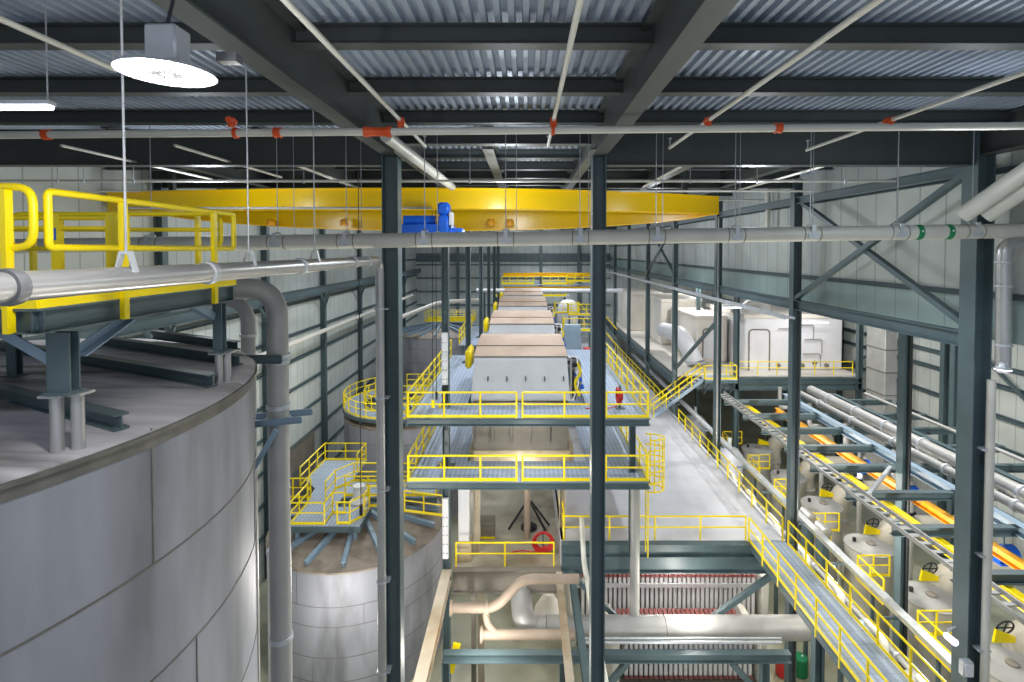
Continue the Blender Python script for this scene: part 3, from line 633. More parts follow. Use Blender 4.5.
def machine(label, y, x0=-2.35, x1=1.95, dep=4.4, doors=True, full=True):
    """Hooded filter: flared front doors, two-slope dusty lid, casing through both platforms."""
    t = thing('hooded_filter', label, 'machine', (0, y, LZ)); cx = (x0+x1)/2; w = (x1-x0)/2
    zt, zb = -4.88, -6.85
    m = MB()
    def ring(z, k, y0, y1): return [(cx-w*k, y0, z), (cx+w*k, y0, z), (cx+w*k, y1, z), (cx-w*k, y1, z)]
    R = ring(zb, 1.05, y-.2, y+dep) + ring(zt, .985, y, y+dep-.2)
    m.add(R, [(0, 1, 5, 4), (1, 2, 6, 5), (2, 3, 7, 6), (3, 0, 4, 7), (4, 5, 6, 7), (3, 2, 1, 0)])
    obj('hood', m, 'white', t)
    if doors:
        n = 5
        for i in range(n):
            a, b = -1+2*i/n+.02, -1+2*(i+1)/n-.02; md = MB(); e = .035
            q = [(cx+w*1.04*a, y-.2-e, zb+.08), (cx+w*1.04*b, y-.2-e, zb+.08), (cx+w*.985*b, y-e, zt-.06), (cx+w*.985*a, y-e, zt-.06)]
            md.add(q+[(p[0], p[1]+e, p[2]) for p in q], [(0, 1, 2, 3), (0, 4, 5, 1), (1, 5, 6, 2), (2, 6, 7, 3), (3, 7, 4, 0)])
            d = obj('door', md, 'white', t)
            hx = cx+w*(b-.07); obj('handle', MB().box((hx-.02, y-.27, -5.95), (hx+.02, y-.12, -5.75)), 'black', d)
    m = MB(); R = ring(zt, 1.0, y-.06, y+dep-.2) + ring(zt+.3, .98, y+1.1, y+dep-.9) + ring(zt+.55, .95, y+2.2, y+dep-1.3)
    m.add(R, [(0, 1, 5, 4), (1, 2, 6, 5), (2, 3, 7, 6), (3, 0, 4, 7), (4, 5, 9, 8), (5, 6, 10, 9), (6, 7, 11, 10), (7, 4, 8, 11), (8, 9, 10, 11)])
    obj('lid', m, 'tan', t)
    obj('lid_seam', MB().bar((cx-w*.98, y+1.08, zt+.31), (cx+w*.98, y+1.08, zt+.31), .05, .03).bar((cx-w, y-.06, zt+.01), (cx+w, y-.06, zt+.01), .04, .05), 'grime', t)
    obj('guard_cover', MB().bevbox((x0-.42, y+.1, -5.5), (x0-.12, y+1.6, -4.6), .12), 'yellow', t)
    if full:
        obj('casing', MB().bevbox((x0-.05, y-.1, -9.2), (x1+.05, y+dep, -6.95), .05), 'grime', t)
        for i in range(6): xx = x0+(x1-x0)*i/5; obj('stiffener', MB().box((xx-.04, y-.22, -8.75), (xx+.04, y-.1, -7.3)), 'grime', t)
        m = MB().bevbox((x0-.2, y-.1, -10.6), (x1+.3, y+dep, -9.0), .2); obj('trough', m, 'tanbody', t)
        for x in (x0+.1, x1-.2): obj('leg', MB().ibeam((x, y+.3, LZ), (x, y+.3, -10.6), .3, .3, .02, .02, (1, 0, 0)), 'dusty', t)
        obj('drain_leg', MB().tube([(cx+.3, y+1.6, -10.5), (cx+.3, y+1.6, LZ)], .16, 14), 'frp', t)
    else: obj('base', MB().box((x0, y, LZ), (x1, y+dep, -6.85)), 'grime', t)
    return t
machine('first white hooded machine with tan lid behind the platform railing', 23.7)
machine('second white hooded machine directly behind the first one', 34.2, full=False)
machine('third white hooded machine in the row', 45.0, full=False)
machine('last white hooded machine of the row, before the dome', 56.0, full=False)
# side pipework beside each machine
for i, (y, lb) in enumerate(((23.8, 'first'), (34.5, 'second'), (45.2, 'third'))):
    t = thing('valve_manifold', 'tangle of dark pipework and valves beside the %s hooded machine' % lb, 'pipework', (2.3, y, UZ))
    z0 = UZ if i == 0 else LZ
    for k in range(3): obj('riser', MB().tube(bend([(2.12+.12*k, y+.3*k, z0), (2.12+.12*k, y+.3*k, -5.0-.25*k), (2.0, y+.3*k, -4.95-.25*k)], .1, 4), .05, 10), 'black' if k % 2 else 'pipe', t)
    for k in range(3): obj('valve', MB().lathe([(.03, -.12), (.12, -.1), (.05, 0), (.12, .1), (.03, .12)], (2.2+.1*k, y+.1+.3*k, -5.5-.3*k), 12, (1, 0, 0)), 'blue' if k == 1 else 'grime', t)
    for k in range(4): obj('riser', MB().tube(bend([(2.0, y+.5+.25*k, -5.0-.12*k), (2.45+.07*k, y+.4+.25*k, -5.0-.12*k), (2.45+.07*k, y-.05+.2*k, -6.2), (2.2+.1*k, y-.05+.2*k, UZ if i == 0 else -7.5)], .15, 4), .045, 8), ('white', 'black', 'pipe', 'grime')[k], t)
    for k in range(4): obj('valve', MB().lathe([(.03, -.1), (.1, -.08), (.05, 0), (.1, .08), (.03, .1)], (2.3+.12*k, y-.1+.15*k, -5.25-.38*k), 12, (0, 1, .3)), ('black', 'white', 'blue', 'blue')[k], t)
    obj('hose', MB().tube(bend([(2.4, y, -5.2), (2.6, y-.05, -5.6), (2.25, y-.1, -6.1), (2.5, y-.1, -6.7)], .2, 4), .06, 8), 'yellow', t)
t = thing('control_cabinet', 'pale blue grey cabinet beside the second hooded machine', 'cabinet', (3.2, 38, UZ))
obj('body', MB().bevbox((2.9, 38.0, -7.6), (4.1, 38.5, -5.5), .03), 'steel_blue', t); obj('door', MB().bevbox((2.95, 37.97, -7.5), (4.05, 38.0, -5.6), .01), 'steel_blue', t)
obj('stand', MB().box((3.1, 38.1, AZ), (3.9, 38.4, -7.6)), 'steel', t)
# red hose reels
def hose_reel(label, p, r=.32, face=False):
    p = V(p); t = thing('hose_reel', label, 'hose', p)
    for k in range(4): obj('hose_coil', MB().tube([p+(V(((r-.05*k)*math.cos(a*math.pi/9), .06*k-.3, .55+(r-.05*k)*math.sin(a*math.pi/9))) if face else V((.06*k-.1, (r-.05*k)*math.cos(a*math.pi/9), .55+(r-.05*k)*math.sin(a*math.pi/9)))) for a in range(18)], .035, 8, True), 'red', t)
    obj('stand', MB().box((p.x-.04, p.y-.03, p.z), (p.x+.04, p.y+.03, p.z+1.0)).box((p.x-.2, p.y-.2, p.z), (p.x+.2, p.y+.2, p.z+.03)), 'steel', t)
    obj('loose_hose', MB().tube(bend([p+V((.1, -.1, .3)), p+V((-.4, -.25, .05)), p+V((-1.0, 0, .04)), p+V((-1.5, -.2, .04))], .3, 4), .025, 8), 'red', t)
hose_reel('red hose on a reel at the aisle end of the upper grated platform', (4.15, 22.6, UZ), .35)
hose_reel('red coiled hose by the railing on the stained lower floor', (.85, 24.2, LZ), .5, True)
solo('pipe_column', MB().cyl((4.68, 21.8, -15.7), (4.68, 21.8, -9.85), .2, 20), 'pipe_rack', 'grey standpipe below the aisle floor edge meeting the fat pipe', 'pipe', (4.62, 22.5, -16))

# mezzanine edge railings
guardrail('yellow railing along the edge of the stained lower floor', [(-3.1, 23.0, LZ), (1.3, 23.0, LZ)], gap=1.9, toe=0)
guardrail('yellow railing along the front edge of the aisle floor', [(1.75, 23.0, AZ), (9.9, 23.0, AZ)], gap=2.0, toe=0)
guardrail('long yellow railing along the column side of the aisle, before the stairs', [(11.5, 22.9, AZ), (11.5, 38.6, AZ)], gap=1.6, toe=0)
guardrail('long yellow railing along the column side of the aisle, beyond the stairs', [(11.5, 42.4, AZ), (11.5, 66, AZ)], gap=1.8, toe=0)
guardrail('yellow ladder head railing beside the middle column on the aisle floor', [(1.75, 23.1, AZ), (1.75, 26.2, AZ)], gap=.9, h=1.25)
# red and yellow post
# catwalk
t = thing('catwalk', 'narrow grated catwalk leading from the aisle floor toward the lens', 'catwalk', (10.8, 18, AZ))
obj('deck', MB().box((10.0, 9.5, AZ-.05), (11.62, 22.9, AZ)), 'grate', t)
for x in (10.0, 11.56): obj('stringer', MB().channel((x, 9.5, AZ-.17), (x, 22.9, AZ-.17), .32, .08), 'steel', t)
for y in (12, 14.5, 17, 19.5, 22): obj('cross_beam', MB().ibeam((10.08, y, AZ-.2), (11.55, y, AZ-.2), .18, .12, .01, .01), 'steel', t)
guardrail('yellow catwalk railing on the side of the fat pipe', [(10.0, 22.9, AZ), (10.0, 9.5, AZ)], gap=1.35, drop=.3)
guardrail('yellow catwalk railing on the side of the round tanks', [(11.6, 22.6, AZ), (11.6, 9.5, AZ)], gap=1.5, drop=.3)
for y in (13.5, 18.5): struct('column', MB().ibeam((10.6, y, FLOOR), (10.6, y, AZ-.3), .3, .3, .02, .02, (1, 0, 0)), 'steel')

# ------------------------------------------------------------------ stairs to the right deck
t = thing('stairs', 'steep steel stairs with yellow handrails climbing from the aisle to the white deck', 'stairs', (10, 40.3, AZ))
s0, s1 = V((10.0, 40.1, AZ)), V((13.9, 40.1, -10.0))
for dy in (0, 1.0): obj('stringer', MB().bar(s0+V((0, dy, .05)), s1+V((0, dy, .0)), .06, .26), 'steel_blue', t)
for k in range(13):
    p = s0.lerp(s1, (k+.6)/13.5); obj('tread', MB().box((p.x-.13, p.y+.03, p.z), (p.x+.15, p.y+.97, p.z+.04)), 'galv', t)
for dy in (0, 1.0):
    for hh in (.95, .5): obj('handrail', MB().tube([s0+V((0, dy, hh+.1)), s1+V((0, dy, hh+.05))], .048, 8), 'yellow', t)
    for k in range(5): p = s0.lerp(s1, k/4)+V((0, dy, 0)); obj('post', MB().tube([p, p+V((0, 0, 1.0))], .045, 8), 'yellow', t)
t = thing('stair_landing', 'small grated landing at the head of the steel stairs', 'platform', (14.5, 40.2, -10)); obj('deck', MB().box((13.9, 39.9, -10.06), (16.4, 41.3, -10)), 'grate', t); obj('edge_beam', MB().box((13.9, 39.88, -10.3), (16.4, 39.95, -10.06)), 'steel', t)
for x in (14.2, 16.2): obj('knee_brace', MB().bar((x, 39.95, -10.3), (x, 41, -11.4), .12), 'steel', t)
guardrail('yellow railing round the stair landing', [(13.95, 39.95, -10), (16.35, 39.95, -10), (16.35, 41.2, -10)], gap=.9)
guardrail('yellow railing on the edge of the white equipment deck', [(17.1, 41.35, -10), (26.2, 41.35, -10)], gap=1.5, toe=0)

# ------------------------------------------------------------------ white equipment on the right deck
def enclosure(label, x0, x1, y0, y1, z1, window=None, mat_='white', z0=-10.):
    t = thing('equipment_enclosure', label, 'machine', ((x0+x1)/2, (y0+y1)/2, z0))
    obj('body', MB().bevbox((x0, y0, z0), (x1, y1, z1), .12), mat_, t)
    obj('cornice', MB().bevbox((x0-.06, y0-.06, z1-.3), (x1+.06, y1+.06, z1+.04), .04), 'cream', t)
    if window:
        a, b, c, d = window; obj('door_frame', MB().tube(bend([(a, y0-.03, c), (a, y0-.03, d), (b, y0-.03, d), (b, y0-.03, c)], .35, 5), .06, 8), 'grime', t)
        obj('door', MB().bevbox((a, y0-.03, c), (b, y0+.05, d-.02), .01), 'white', t)
    return t
t = enclosure('large white machine housing with rounded door on the deck behind the second aisle column', 18.2, 26.4, 43, 52, -5.4, (18.6, 20.3, -10, -6.6))
for k in range(5): obj('valve', MB().lathe([(.05, -.15), (.16, -.1), (.06, 0), (.16, .1), (.05, .15)], (21+1.0*k, 42.85, -9.55+.2*(k % 2)), 12, (0, 1, 0)), 'grime', t)
for x, z in ((23.9, -6.2), (24.6, -7.4), (24.5, -8.6), (22.4, -6.5)): obj('pipe_loop', MB().tube(bend([(x-1.4, 42.9, z), (x, 42.9, z), (x, 42.9, z-1.1)], .2, 4), .05, 8), 'pipe', t)
t = enclosure('white box machine left of the large housing, partly behind a column', 15.2, 18.0, 46, 54, -5.9, (15.8, 17.2, -9.6, -7), 'cream')
t = enclosure('tall pale housing with one door standing back on the deck', 14.3, 18.6, 54.5, 62, -5.2, (16.6, 17.9, -9.5, -6.5), 'cream')
t = enclosure('far pale housing at the end of the deck', 12.9, 17, 64, 72, -5.3, None, 'cream')
q = at(760, 322, 44)
t = thing('round_duct', 'curved silver duct on top of the large white housing', 'duct', q); obj('duct', MB().tube([(19.4+1.1*math.cos(math.pi*k/12), 44.4, -5.3+1.1*math.sin(math.pi*k/12)) for k in range(13)], .62, 20), 'pipe', t); obj('flange', MB().lathe([(.7, 0), (.7, .1)], (20.5, 44.4, -5.35), 24).lathe([(.7, 0), (.7, .1)], (18.3, 44.4, -5.35), 24), 'galv', t)
t = thing('dust_elbow', 'thick white elbow duct standing on the deck between the columns', 'duct', at(697, 361, 48))
obj('duct', MB().tube(bend([at(664, 330, 51), at(682, 335, 45), at(695, 362, 44.4)], 1.0, 8), .72, 20), 'white', t); obj('flange', MB().lathe([(.85, 0), (.85, .12)], (at(695, 362, 44.4)), 20), 'galv', t)
t = thing('insulated_duct', 'tall grey insulated duct with joints against the lower right wall', 'duct', (26, 36.5, FLOOR))
obj('duct', MB().bevbox((25.2, 36.2, FLOOR), (26.05, 38.2, -5.6), .03), 'pipe_rack', t)
for z in (-7, -8.6, -10.2, -11.8, -13.4): obj('joint', MB().box((25.17, 36.17, z-.03), (26.08, 38.23, z+.03)), 'seam', t)
for x, y, lb in ((733, 303, 'under the clerestory beam near the silver duct'), (818, 318, 'over the large white housing')):
    q = at(x, y+4, 40 if x < 800 else 41); t = thing('tube_lamp', 'glowing lamp strip '+lb, 'lamp', q); obj('tube', MB().box((q.x-.75, q.y-.15, q.z-.06), (q.x+.75, q.y+.15, q.z)), 'tube_glow', t); obj('housing', MB().bevbox((q.x-.8, q.y-.2, q.z), (q.x+.8, q.y+.2, q.z+.1), .03), 'galv', t); obj('rod', MB().tube([q, V((q.x, q.y, -1.9))], .01, 6), 'rod', t)
# pipe rail along the clerestory
t = thing('cable_tray', 'galvanised cable tray along the aisle columns under the upper wall', 'tray', (11.5, 30, -2.9)); m = MB().bar((11.45, 22, -2.9), (11.45, 70, -2.9), .03, .1).bar((11.05, 22, -2.9), (11.05, 70, -2.9), .03, .1); obj('side_rail', m, 'galv', t)
y = 22.2
while y < 70: obj('rung', MB().bar((11.05, y, -2.93), (11.45, y, -2.93), .05, .03), 'galv', t); y += .6

# ================================================================== pipe rack in the lower right bay
RZ = -10.0
for k, Y in enumerate((15.9, 18.6, 21.3, 24.0, 26.4, 29.0, 31.5, 34.5)):
    struct('rack_beam', MB().ibeam((13.3, Y, RZ-.17), (24.5, Y, RZ-.17), .34, .26, .025, .02), 'steel')['kind'] = 'structure'
struct('rack_beam', MB().ibeam((17.9, 9, RZ-.1), (17.9, 35.6, RZ-.1), .42, .34, .03, .02), 'steel_blue')['kind'] = 'structure'
struct('rack_beam', MB().ibeam((21.3, 9, RZ-.1), (21.3, 35.6, RZ-.1), .4, .3, .03, .02), 'steel')['kind'] = 'structure'
solo('monorail_beam', MB().ibeam((17.36, 9, -11.05), (17.36, 35.6, -11.05), .36, .3, .03, .02), 'orange_beam', 'orange yellow monorail beam under the pipe rack', 'beam', (17.36, 20, -11.05))
solo('monorail_beam', MB().ibeam((15.0, 9, -10.62), (15.0, 35.6, -10.62), .36, .26, .03, .02), 'yellow', 'plain yellow monorail beam under the pipe rack, closer to the cable tray', 'beam', (15.0, 20, -10.62))
t = thing('cable_tray', 'silver ladder cable tray on top of the pipe rack', 'tray', (13.4, 25, RZ))
for x in (13.15, 13.7): obj('side_rail', MB().bar((x, 9, RZ+.2), (x, 35.6, RZ+.2), .06, .14), 'pipe_rack', t)
y = 9.2
while y < 35.5: obj('rung', MB().bar((13.15, y, RZ+.16), (13.7, y, RZ+.16), .16, .04, (0, 0, 1)), 'pipe_rack', t); y += .5
t = thing('cable_tray', 'silver tray on brackets just outside the aisle railing', 'tray', (12.5, 25, -12))
obj('tray', MB().channel((12.35, 9, -12.1), (12.35, 60, -12.1), .16, .3, .02), 'galv', t)
for y in range(11, 60, 3): obj('bracket', MB().bar((11.95, y, -12.25), (12.7, y, -12.25), .08), 'steel', t)
def long_pipe(label, x, z, r, y0, y1, mt='pipe_rack', bands=(), name='process_pipe'):
    t = thing(name, label, 'pipe', (x, (y0+y1)/2, z)); obj('pipe', MB().tube([(x, y0, z), (x, y1, z)], r, 20), mt, t)
    for y in bands: obj('flange', MB().lathe([(r, -.07), (r+.06, -.06), (r+.06, .06), (r, .07)], (x, y, z), 20, (0, 1, 0), cap=False), 'galv', t)
    return t
long_pipe('thickest grey pipe lying on the pipe rack', 19.7, RZ+.36, .3, 9, 35.6, bands=[12.5+2.6*k for k in range(9)])
long_pipe('medium grey pipe lying beside the thickest one on the rack', 18.75, RZ+.24, .19, 9, 35.6, bands=[13+3.3*k for k in range(7)])
long_pipe('thin grey pipe lying between the rack edge and the lower right wall', 22.4, RZ+.55, .09, 9, 34)
q = at(948, 492, 21.5); t = thing('valve_actuator', 'blue valve actuator on the rack pipe beside the thick right column', 'valve', q)
obj('body', MB().cyl((18.75, 21.3, RZ+.4), (18.75, 21.3, RZ+1.1), .26, 20), 'blue', t); obj('cap', MB().cyl((18.75, 21.3, RZ+1.1), (18.75, 21.3, RZ+1.28), .14, 16), 'white', t); obj('stem', MB().box((18.62, 21.2, RZ+.2), (18.88, 21.4, RZ+.42)), 'grime', t)
for (x, y, z), lb in (((18.3, 19.6, -11.6), 'blue motor hanging under the rack beside the orange beam'), ((18.3, 24.6, -11.6), 'blue motor under the rack behind the right bay column'), ((18.4, 28.2, -11.8), 'small blue motor under the rack near the middle beams'), ((18.6, 17.2, -11.8), 'blue motor under the rack near the thick right column')):
    t = thing('pump_motor', lb, 'motor', (x, y, z)); obj('motor', MB().lathe([(.2, 0), (.32, .06), (.32, .8), (.2, .86)], (x-.4, y, z), 18, (1, 0, 0)), 'blue', t); obj('foot', MB().box((x-.3, y-.25, z-.36), (x+.35, y+.25, z-.28)), 'blue', t); obj('hanger', MB().bar((x, y, z-.3), (x, y, RZ-.3), .06), 'steel', t)
t = thing('rack_brace', 'pale diagonal brace lying between two rack beams', 'brace', (16, 22, RZ)); obj('bar', MB().bar((13.9, 20.9, RZ-.05), (16.9, 23.8, RZ-.05), .14), 'galv', t); obj('plate', MB().box((16.6, 23.5, RZ-.06), (17.2, 24.0, RZ-.01)), 'steel', t)

# ------------------------------------------------------------------ row of round tanks beneath the rack
TX, TR, TTOP = 18.65, 1.12, -16.0
def round_tank(label, y):
    t = thing('round_tank', label, 'tank', (TX, y, FLOOR), 'round tanks below the pipe rack')
    obj('shell', MB().lathe([(TR, FLOOR), (TR, TTOP-.02)], (TX, y, 0), 40, cap=False), 'tank_small', t)
    obj('lid', MB().lathe([(TR+.05, TTOP-.08), (TR+.05, TTOP), (TR-.1, TTOP+.03), (.01, TTOP+.08)], (TX, y, 0), 40), 'pipe_rack', t)
    obj('hatch', MB().lathe([(.22, TTOP+.02), (.22, TTOP+.14), (.18, TTOP+.16)], (TX+.1, y, 0), 20), 'grime', t)
    obj('nozzle', MB().cyl((TX-.6, y+.3, TTOP), (TX-.6, y+.3, TTOP+.25), .09), 'black', t)
    obj('outlet', MB().tube(bend([(TX+.2, y-TR+.1, -18.2), (TX+.2, y-TR-.5, -18.2), (TX+.2, y-TR-.5, FLOOR+.3)], .3, 5), .12, 12), 'pipe_mat', t)
    return t
TY = [19.6, 23.6, 27.8, 32.3, 36.4, 41.4]
tk = round_tank('round grey tank with flat lid, the one closest to the thick right column', TY[0])
NM = ['', 'round grey tank whose lid shows right beside the right bay column', 'round grey tank between two yellow service railings, third along the row', 'round grey tank, fourth along the row, behind the second aisle column', 'round grey tank, fifth along the row', 'round grey tank, last of the row near the white deck']
for y, lb in zip(TY[1:], NM[1:]): dup(tk, (0, y-TY[0], 0), lb)
NR = ['closest to the thick right column', 'before the second lid of the row', 'before the third lid of the row', 'before the fourth lid of the row', 'before the fifth lid of the row', 'at the far end of the row']
for y, lb in zip(TY, NR):
    guardrail('yellow service railing between the round tanks, '+lb, [(16.7, y+.2, TTOP-.4), (16.7, y+2.1, TTOP-.4), (18.3, y+2.1, TTOP-.4)], gap=.95)
    t = thing('service_platform', 'small yellow edged platform between the round tanks, '+lb, 'platform', (17.0, y+1.2, TTOP-.4)); obj('deck', MB().box((16.65, y+.1, TTOP-.46), (17.3, y+2.15, TTOP-.4)), 'grate', t); obj('leg', MB().bar((16.8, y+1.1, FLOOR), (16.8, y+1.1, TTOP-.46), .12), 'steel', t); obj('edge_plate', MB().box((16.62, y+.1, TTOP-.5), (16.65, y+2.15, TTOP-.3)), 'yellow', t)
    t = thing('hand_wheel', 'dark valve hand wheel on yellow bracket, '+lb, 'valve', (19.7, y+1.4, TTOP)); c = V((19.9, y+1.55, TTOP+.35))
    obj('wheel', MB().tube([c+V((.34*math.cos(a*math.pi/9), -.1*math.sin(a*math.pi/9), .34*math.sin(a*math.pi/9))) for a in range(18)], .035, 8, True), 'black', t)
    obj('spokes', MB().bar(c-V((.33, 0, 0)), c+V((.33, 0, 0)), .04).bar(c-V((0, -.1, .33)), c+V((0, -.1, .33)), .04), 'black', t); obj('bracket', MB().add([(19.4, y+1.5, TTOP-.25), (20.3, y+1.5, TTOP-.25), (20.3, y+1.5, TTOP-.02), (19.5, y+1.5, TTOP+.3), (19.4, y+1.6, TTOP-.25), (20.3, y+1.6, TTOP-.25), (20.3, y+1.6, TTOP-.02), (19.5, y+1.6, TTOP+.3)], [(0, 1, 2, 3), (7, 6, 5, 4), (0, 4, 5, 1), (1, 5, 6, 2), (2, 6, 7, 3), (3, 7, 4, 0)]), 'yellow', t)
    t = thing('cross_duct', 'fat pale horizontal pipe arching behind the round tanks, '+lb, 'pipe', (21.5, y+2, -16))
    obj('pipe', MB().tube(bend([(20.75, y+1.7, FLOOR), (20.75, y+1.7, -15.9), (25.5, y+1.7, -15.9)], 1.0, 8), .6, 20), 'duct', t)
    for z in (-17.6, -19.2): obj('flange', MB().lathe([(.6, -.06), (.68, -.05), (.68, .05), (.6, .06)], (20.75, y+1.7, z), 20, cap=False), 'galv', t)
long_pipe('header pipe running low between the catwalk and the round tanks', 15.6, -17.0, .13, 10, 40, bands=[12+3.1*k for k in range(9)])
for k, y in enumerate((18.0, 21.9, 26.1, 30.1, 34.0, 38.0)):
    nth = ('first', 'second', 'third', 'fourth', 'fifth', 'sixth')[k]
    t = thing('riser_pipe', 'grey riser with dark valve between the round tanks, %s from the lens' % nth, 'pipe', (19.3, y, FLOOR))
    obj('pipe', MB().tube(bend([(19.6, y, FLOOR), (19.6, y, -11.6), (18.75, y, -11.6), (18.75, y, -10.1)], .3, 5), .14, 14), 'pipe_rack', t)
    for z in (-14.5, -12.6): obj('flange', MB().lathe([(.14, -.04), (.24, -.04), (.24, .04), (.14, .04)], (19.6, y, z), 16, cap=False), 'grime', t)
    obj('valve', MB().lathe([(.08, -.22), (.26, -.18), (.12, 0), (.26, .18), (.08, .22)], (19.6, y, -13.5), 14), 'black', t)
# pumps and skids between the catwalk and the round tanks
for k, y in enumerate((17.2, 20.0, 22.8, 25.6, 28.6, 31.6, 34.6)):
    nth = ('first', 'second', 'third', 'fourth', 'fifth', 'sixth', 'seventh')[k]
    t = thing('pump_skid', 'pale pump skid beside the catwalk columns, %s along the row' % nth, 'pump', (14.6, y, FLOOR))
    obj('frame', MB().box((13.6, y-.8, -17.6), (15.7, y+.8, -17.4)).bar((13.7, y-.7, FLOOR), (13.7, y-.7, -17.5), .16).bar((15.6, y-.7, FLOOR), (15.6, y-.7, -17.5), .16).bar((13.7, y+.7, FLOOR), (13.7, y+.7, -17.5), .16).bar((15.6, y+.7, FLOOR), (15.6, y+.7, -17.5), .16), 'steel', t)
    obj('volute', MB().lathe([(.2, -.2), (.5, -.15), (.5, .15), (.2, .2)], (14.1, y, -16.9), 20, (1, 0, 0)), 'pipe_mat', t)
    obj('motor', MB().lathe([(.2, 0), (.36, .08), (.36, .95), (.22, 1.05)], (14.45, y, -16.95), 18, (1, 0, 0)), 'pipe_rack' if k % 2 else 'steel_blue', t)
    obj('outlet', MB().tube(bend([(14.1, y, -16.5), (14.1, y, -15.3), (14.1, y+1.0, -15.3)], .3, 5), .16, 12), 'pipe_mat', t)
    obj('belt_guard', MB().bevbox((13.5, y-.5, -17.2), (13.75, y+.5, -16.3), .08), 'orange_beam', t)
# lamp on thick column
q = at(944, 637, 13.2); t = thing('flood_lamp', 'white glowing flood lamp clamped to the thick right column', 'lamp', q)
obj('head', MB().lathe([(.04, 0), (.07, .05), (.08, .34), (.05, .38)], q+V((-.1, -.15, .18)), 16, (.75, 0, -.6)), 'tube_glow', t); obj('arm', MB().tube([q+V((.05, 0, .0)), q+V((.2, .1, .12)), q+V((.45, .2, .12))], .025, 8), 'galv', t)
q = at(967, 668, 13.3); t = thing('junction_box', 'small grey junction box on the thick right column', 'box', q); obj('box', MB().bevbox((q.x-.15, q.y-.08, q.z-.2), (q.x+.12, q.y+.1, q.z+.2), .02), 'galv', t); obj('cover', MB().bevbox((q.x-.13, q.y-.1, q.z-.17), (q.x+.1, q.y-.08, q.z+.17), .01), 'white', t)
solo('conduit_pipe', MB().tube([(XD+.02, 22.53, FLOOR), (XD+.02, 22.53, -2.2)], .06, 10), 'black', 'dark conduit running up the slim right bay column', 'pipe', (XD, 22.5, FLOOR))
solo('conduit_pipe', MB().tube([(XC+.02, 22.54, FLOOR), (XC+.02, 22.54, 2.0)], .05, 10), 'black', 'dark conduit running up the second aisle column', 'pipe', (XC, 22.5, FLOOR))
solo('conduit_pipe', MB().tube([(XC-.12, 31.7, AZ), (XC-.12, 31.7, 2.0)], .045, 10), 'pipe_rack', 'bright conduit running up the third aisle column', 'pipe', (XC, 31.7, AZ))

# ================================================================== below the mezzanine front
t = thing('process_pipe', 'fattest grey pipe crossing below the aisle floor with a big elbow', 'pipe', (3, 21.6, -15.9))
bp = bend([V((-.6, 23.3, -14.6)), V((-.7, 21.6, -15.98)), V((.9, 21.6, -15.98)), V((12.2, 21.6, -15.98))], .9, 8)
bp = bend([V((-.4, 24.6, -14.98)), V((-.07, 21.6, -15.6)), V((.35, 21.6, -15.98)), V((1.6, 21.6, -15.98)), V((12.2, 21.6, -15.98))], 1.0, 8)
obj('pipe', MB().tube(bp, .47, 28), 'pipe_rack', t)
for x in (.9, 5.9): obj('weld', MB().lathe([(.47, -.02), (.482, 0), (.47, .02)], (x, 21.6, -15.98), 28, (1, 0, 0), cap=False), 'seam', t)
t = thing('process_pipe', 'dusty beige pipe with raised bend below the stained floor beam', 'pipe', (0, 21.9, -14.9))
obj('pipe', MB().tube(bend([(-3.05, 20.85, -14.6), (-1.2, 20.85, -14.6), (-.1, 20.85, -13.4), (2.2, 20.85, -13.4)], .45, 6), .19, 18), 'frp', t)
for x in (-1.55, -3.0): obj('flange', MB().lathe([(.19, -.05), (.29, -.05), (.29, .05), (.19, .05)], (x, 20.85, -14.6), 20, (1, 0, 0)), 'frp', t)
t = thing('process_pipe', 'beige pipe lying just under the fattest pipe with a flange end', 'pipe', (0, 20.8, -16.2)); obj('pipe', MB().tube([(-1.75, 20.7, -15.6), (2.0, 20.7, -15.6)], .2, 18), 'frp', t); obj('flange', MB().lathe([(.32, 0), (.32, .1)], (-1.8, 20.7, -15.6), 22, (1, 0, 0)), 'frp', t)
obj('riser', MB().tube(bend([(-1.6, 20.8, -14.7), (-1.55, 20.75, -15.2), (-1.1, 20.7, -15.6)], .4, 5), .14, 14), 'frp', t)
solo('support_post', MB().ibeam((-2.2, 21.9, FLOOR), (-2.2, 21.9, -14.6), .2, .2, .02, .02, (1, 0, 0)), 'grime', 'rusty brown post beside the beige pipe below the floor beam', 'post', (-2.2, 21.3, -16))
t = thing('process_pipe', 'slim grey pipe running lengthwise over the frame beside the middle column', 'pipe', (1.1, 18, -13.6)); obj('pipe', MB().tube(bend([(2.55, 23.2, -12.0), (2.55, 22.2, -13.5), (2.5, 10, -13.7)], .5, 5), .11, 14), 'pipe_mat', t); obj('flange', MB().lathe([(.2, 0), (.2, .08)], (2.52, 18, -13.57), 16, (0, 1, 0)), 'galv', t)
solo('tie_pipe', MB().tube([(2.3, 20.3, -15.62), (10.2, 20.3, -15.62)], .06, 10), 'galv', 'thin silver pipe just above the cross beam below the catwalk', 'pipe', (4, 20.3, -15.2))
solo('tie_pipe', MB().tube([(2.3, 20.3, -15.45), (10.2, 20.3, -15.45)], .04, 10), 'galv', 'thinner silver pipe between the fattest pipe and the cross beam', 'pipe', (4, 20.3, -15.4))
t = thing('concrete_pier', 'pale square pier on the stained lower floor beside the white spliced column', 'pier', (-2.85, 23.6, LZ)); obj('shaft', MB().bevbox((-3.05, 23.4, LZ), (-2.55, 23.9, WZ-.3), .03), 'white', t); obj('foot', MB().bevbox((-3.15, 23.3, LZ), (-2.45, 24.0, LZ+.9), .03), 'tanbody', t)
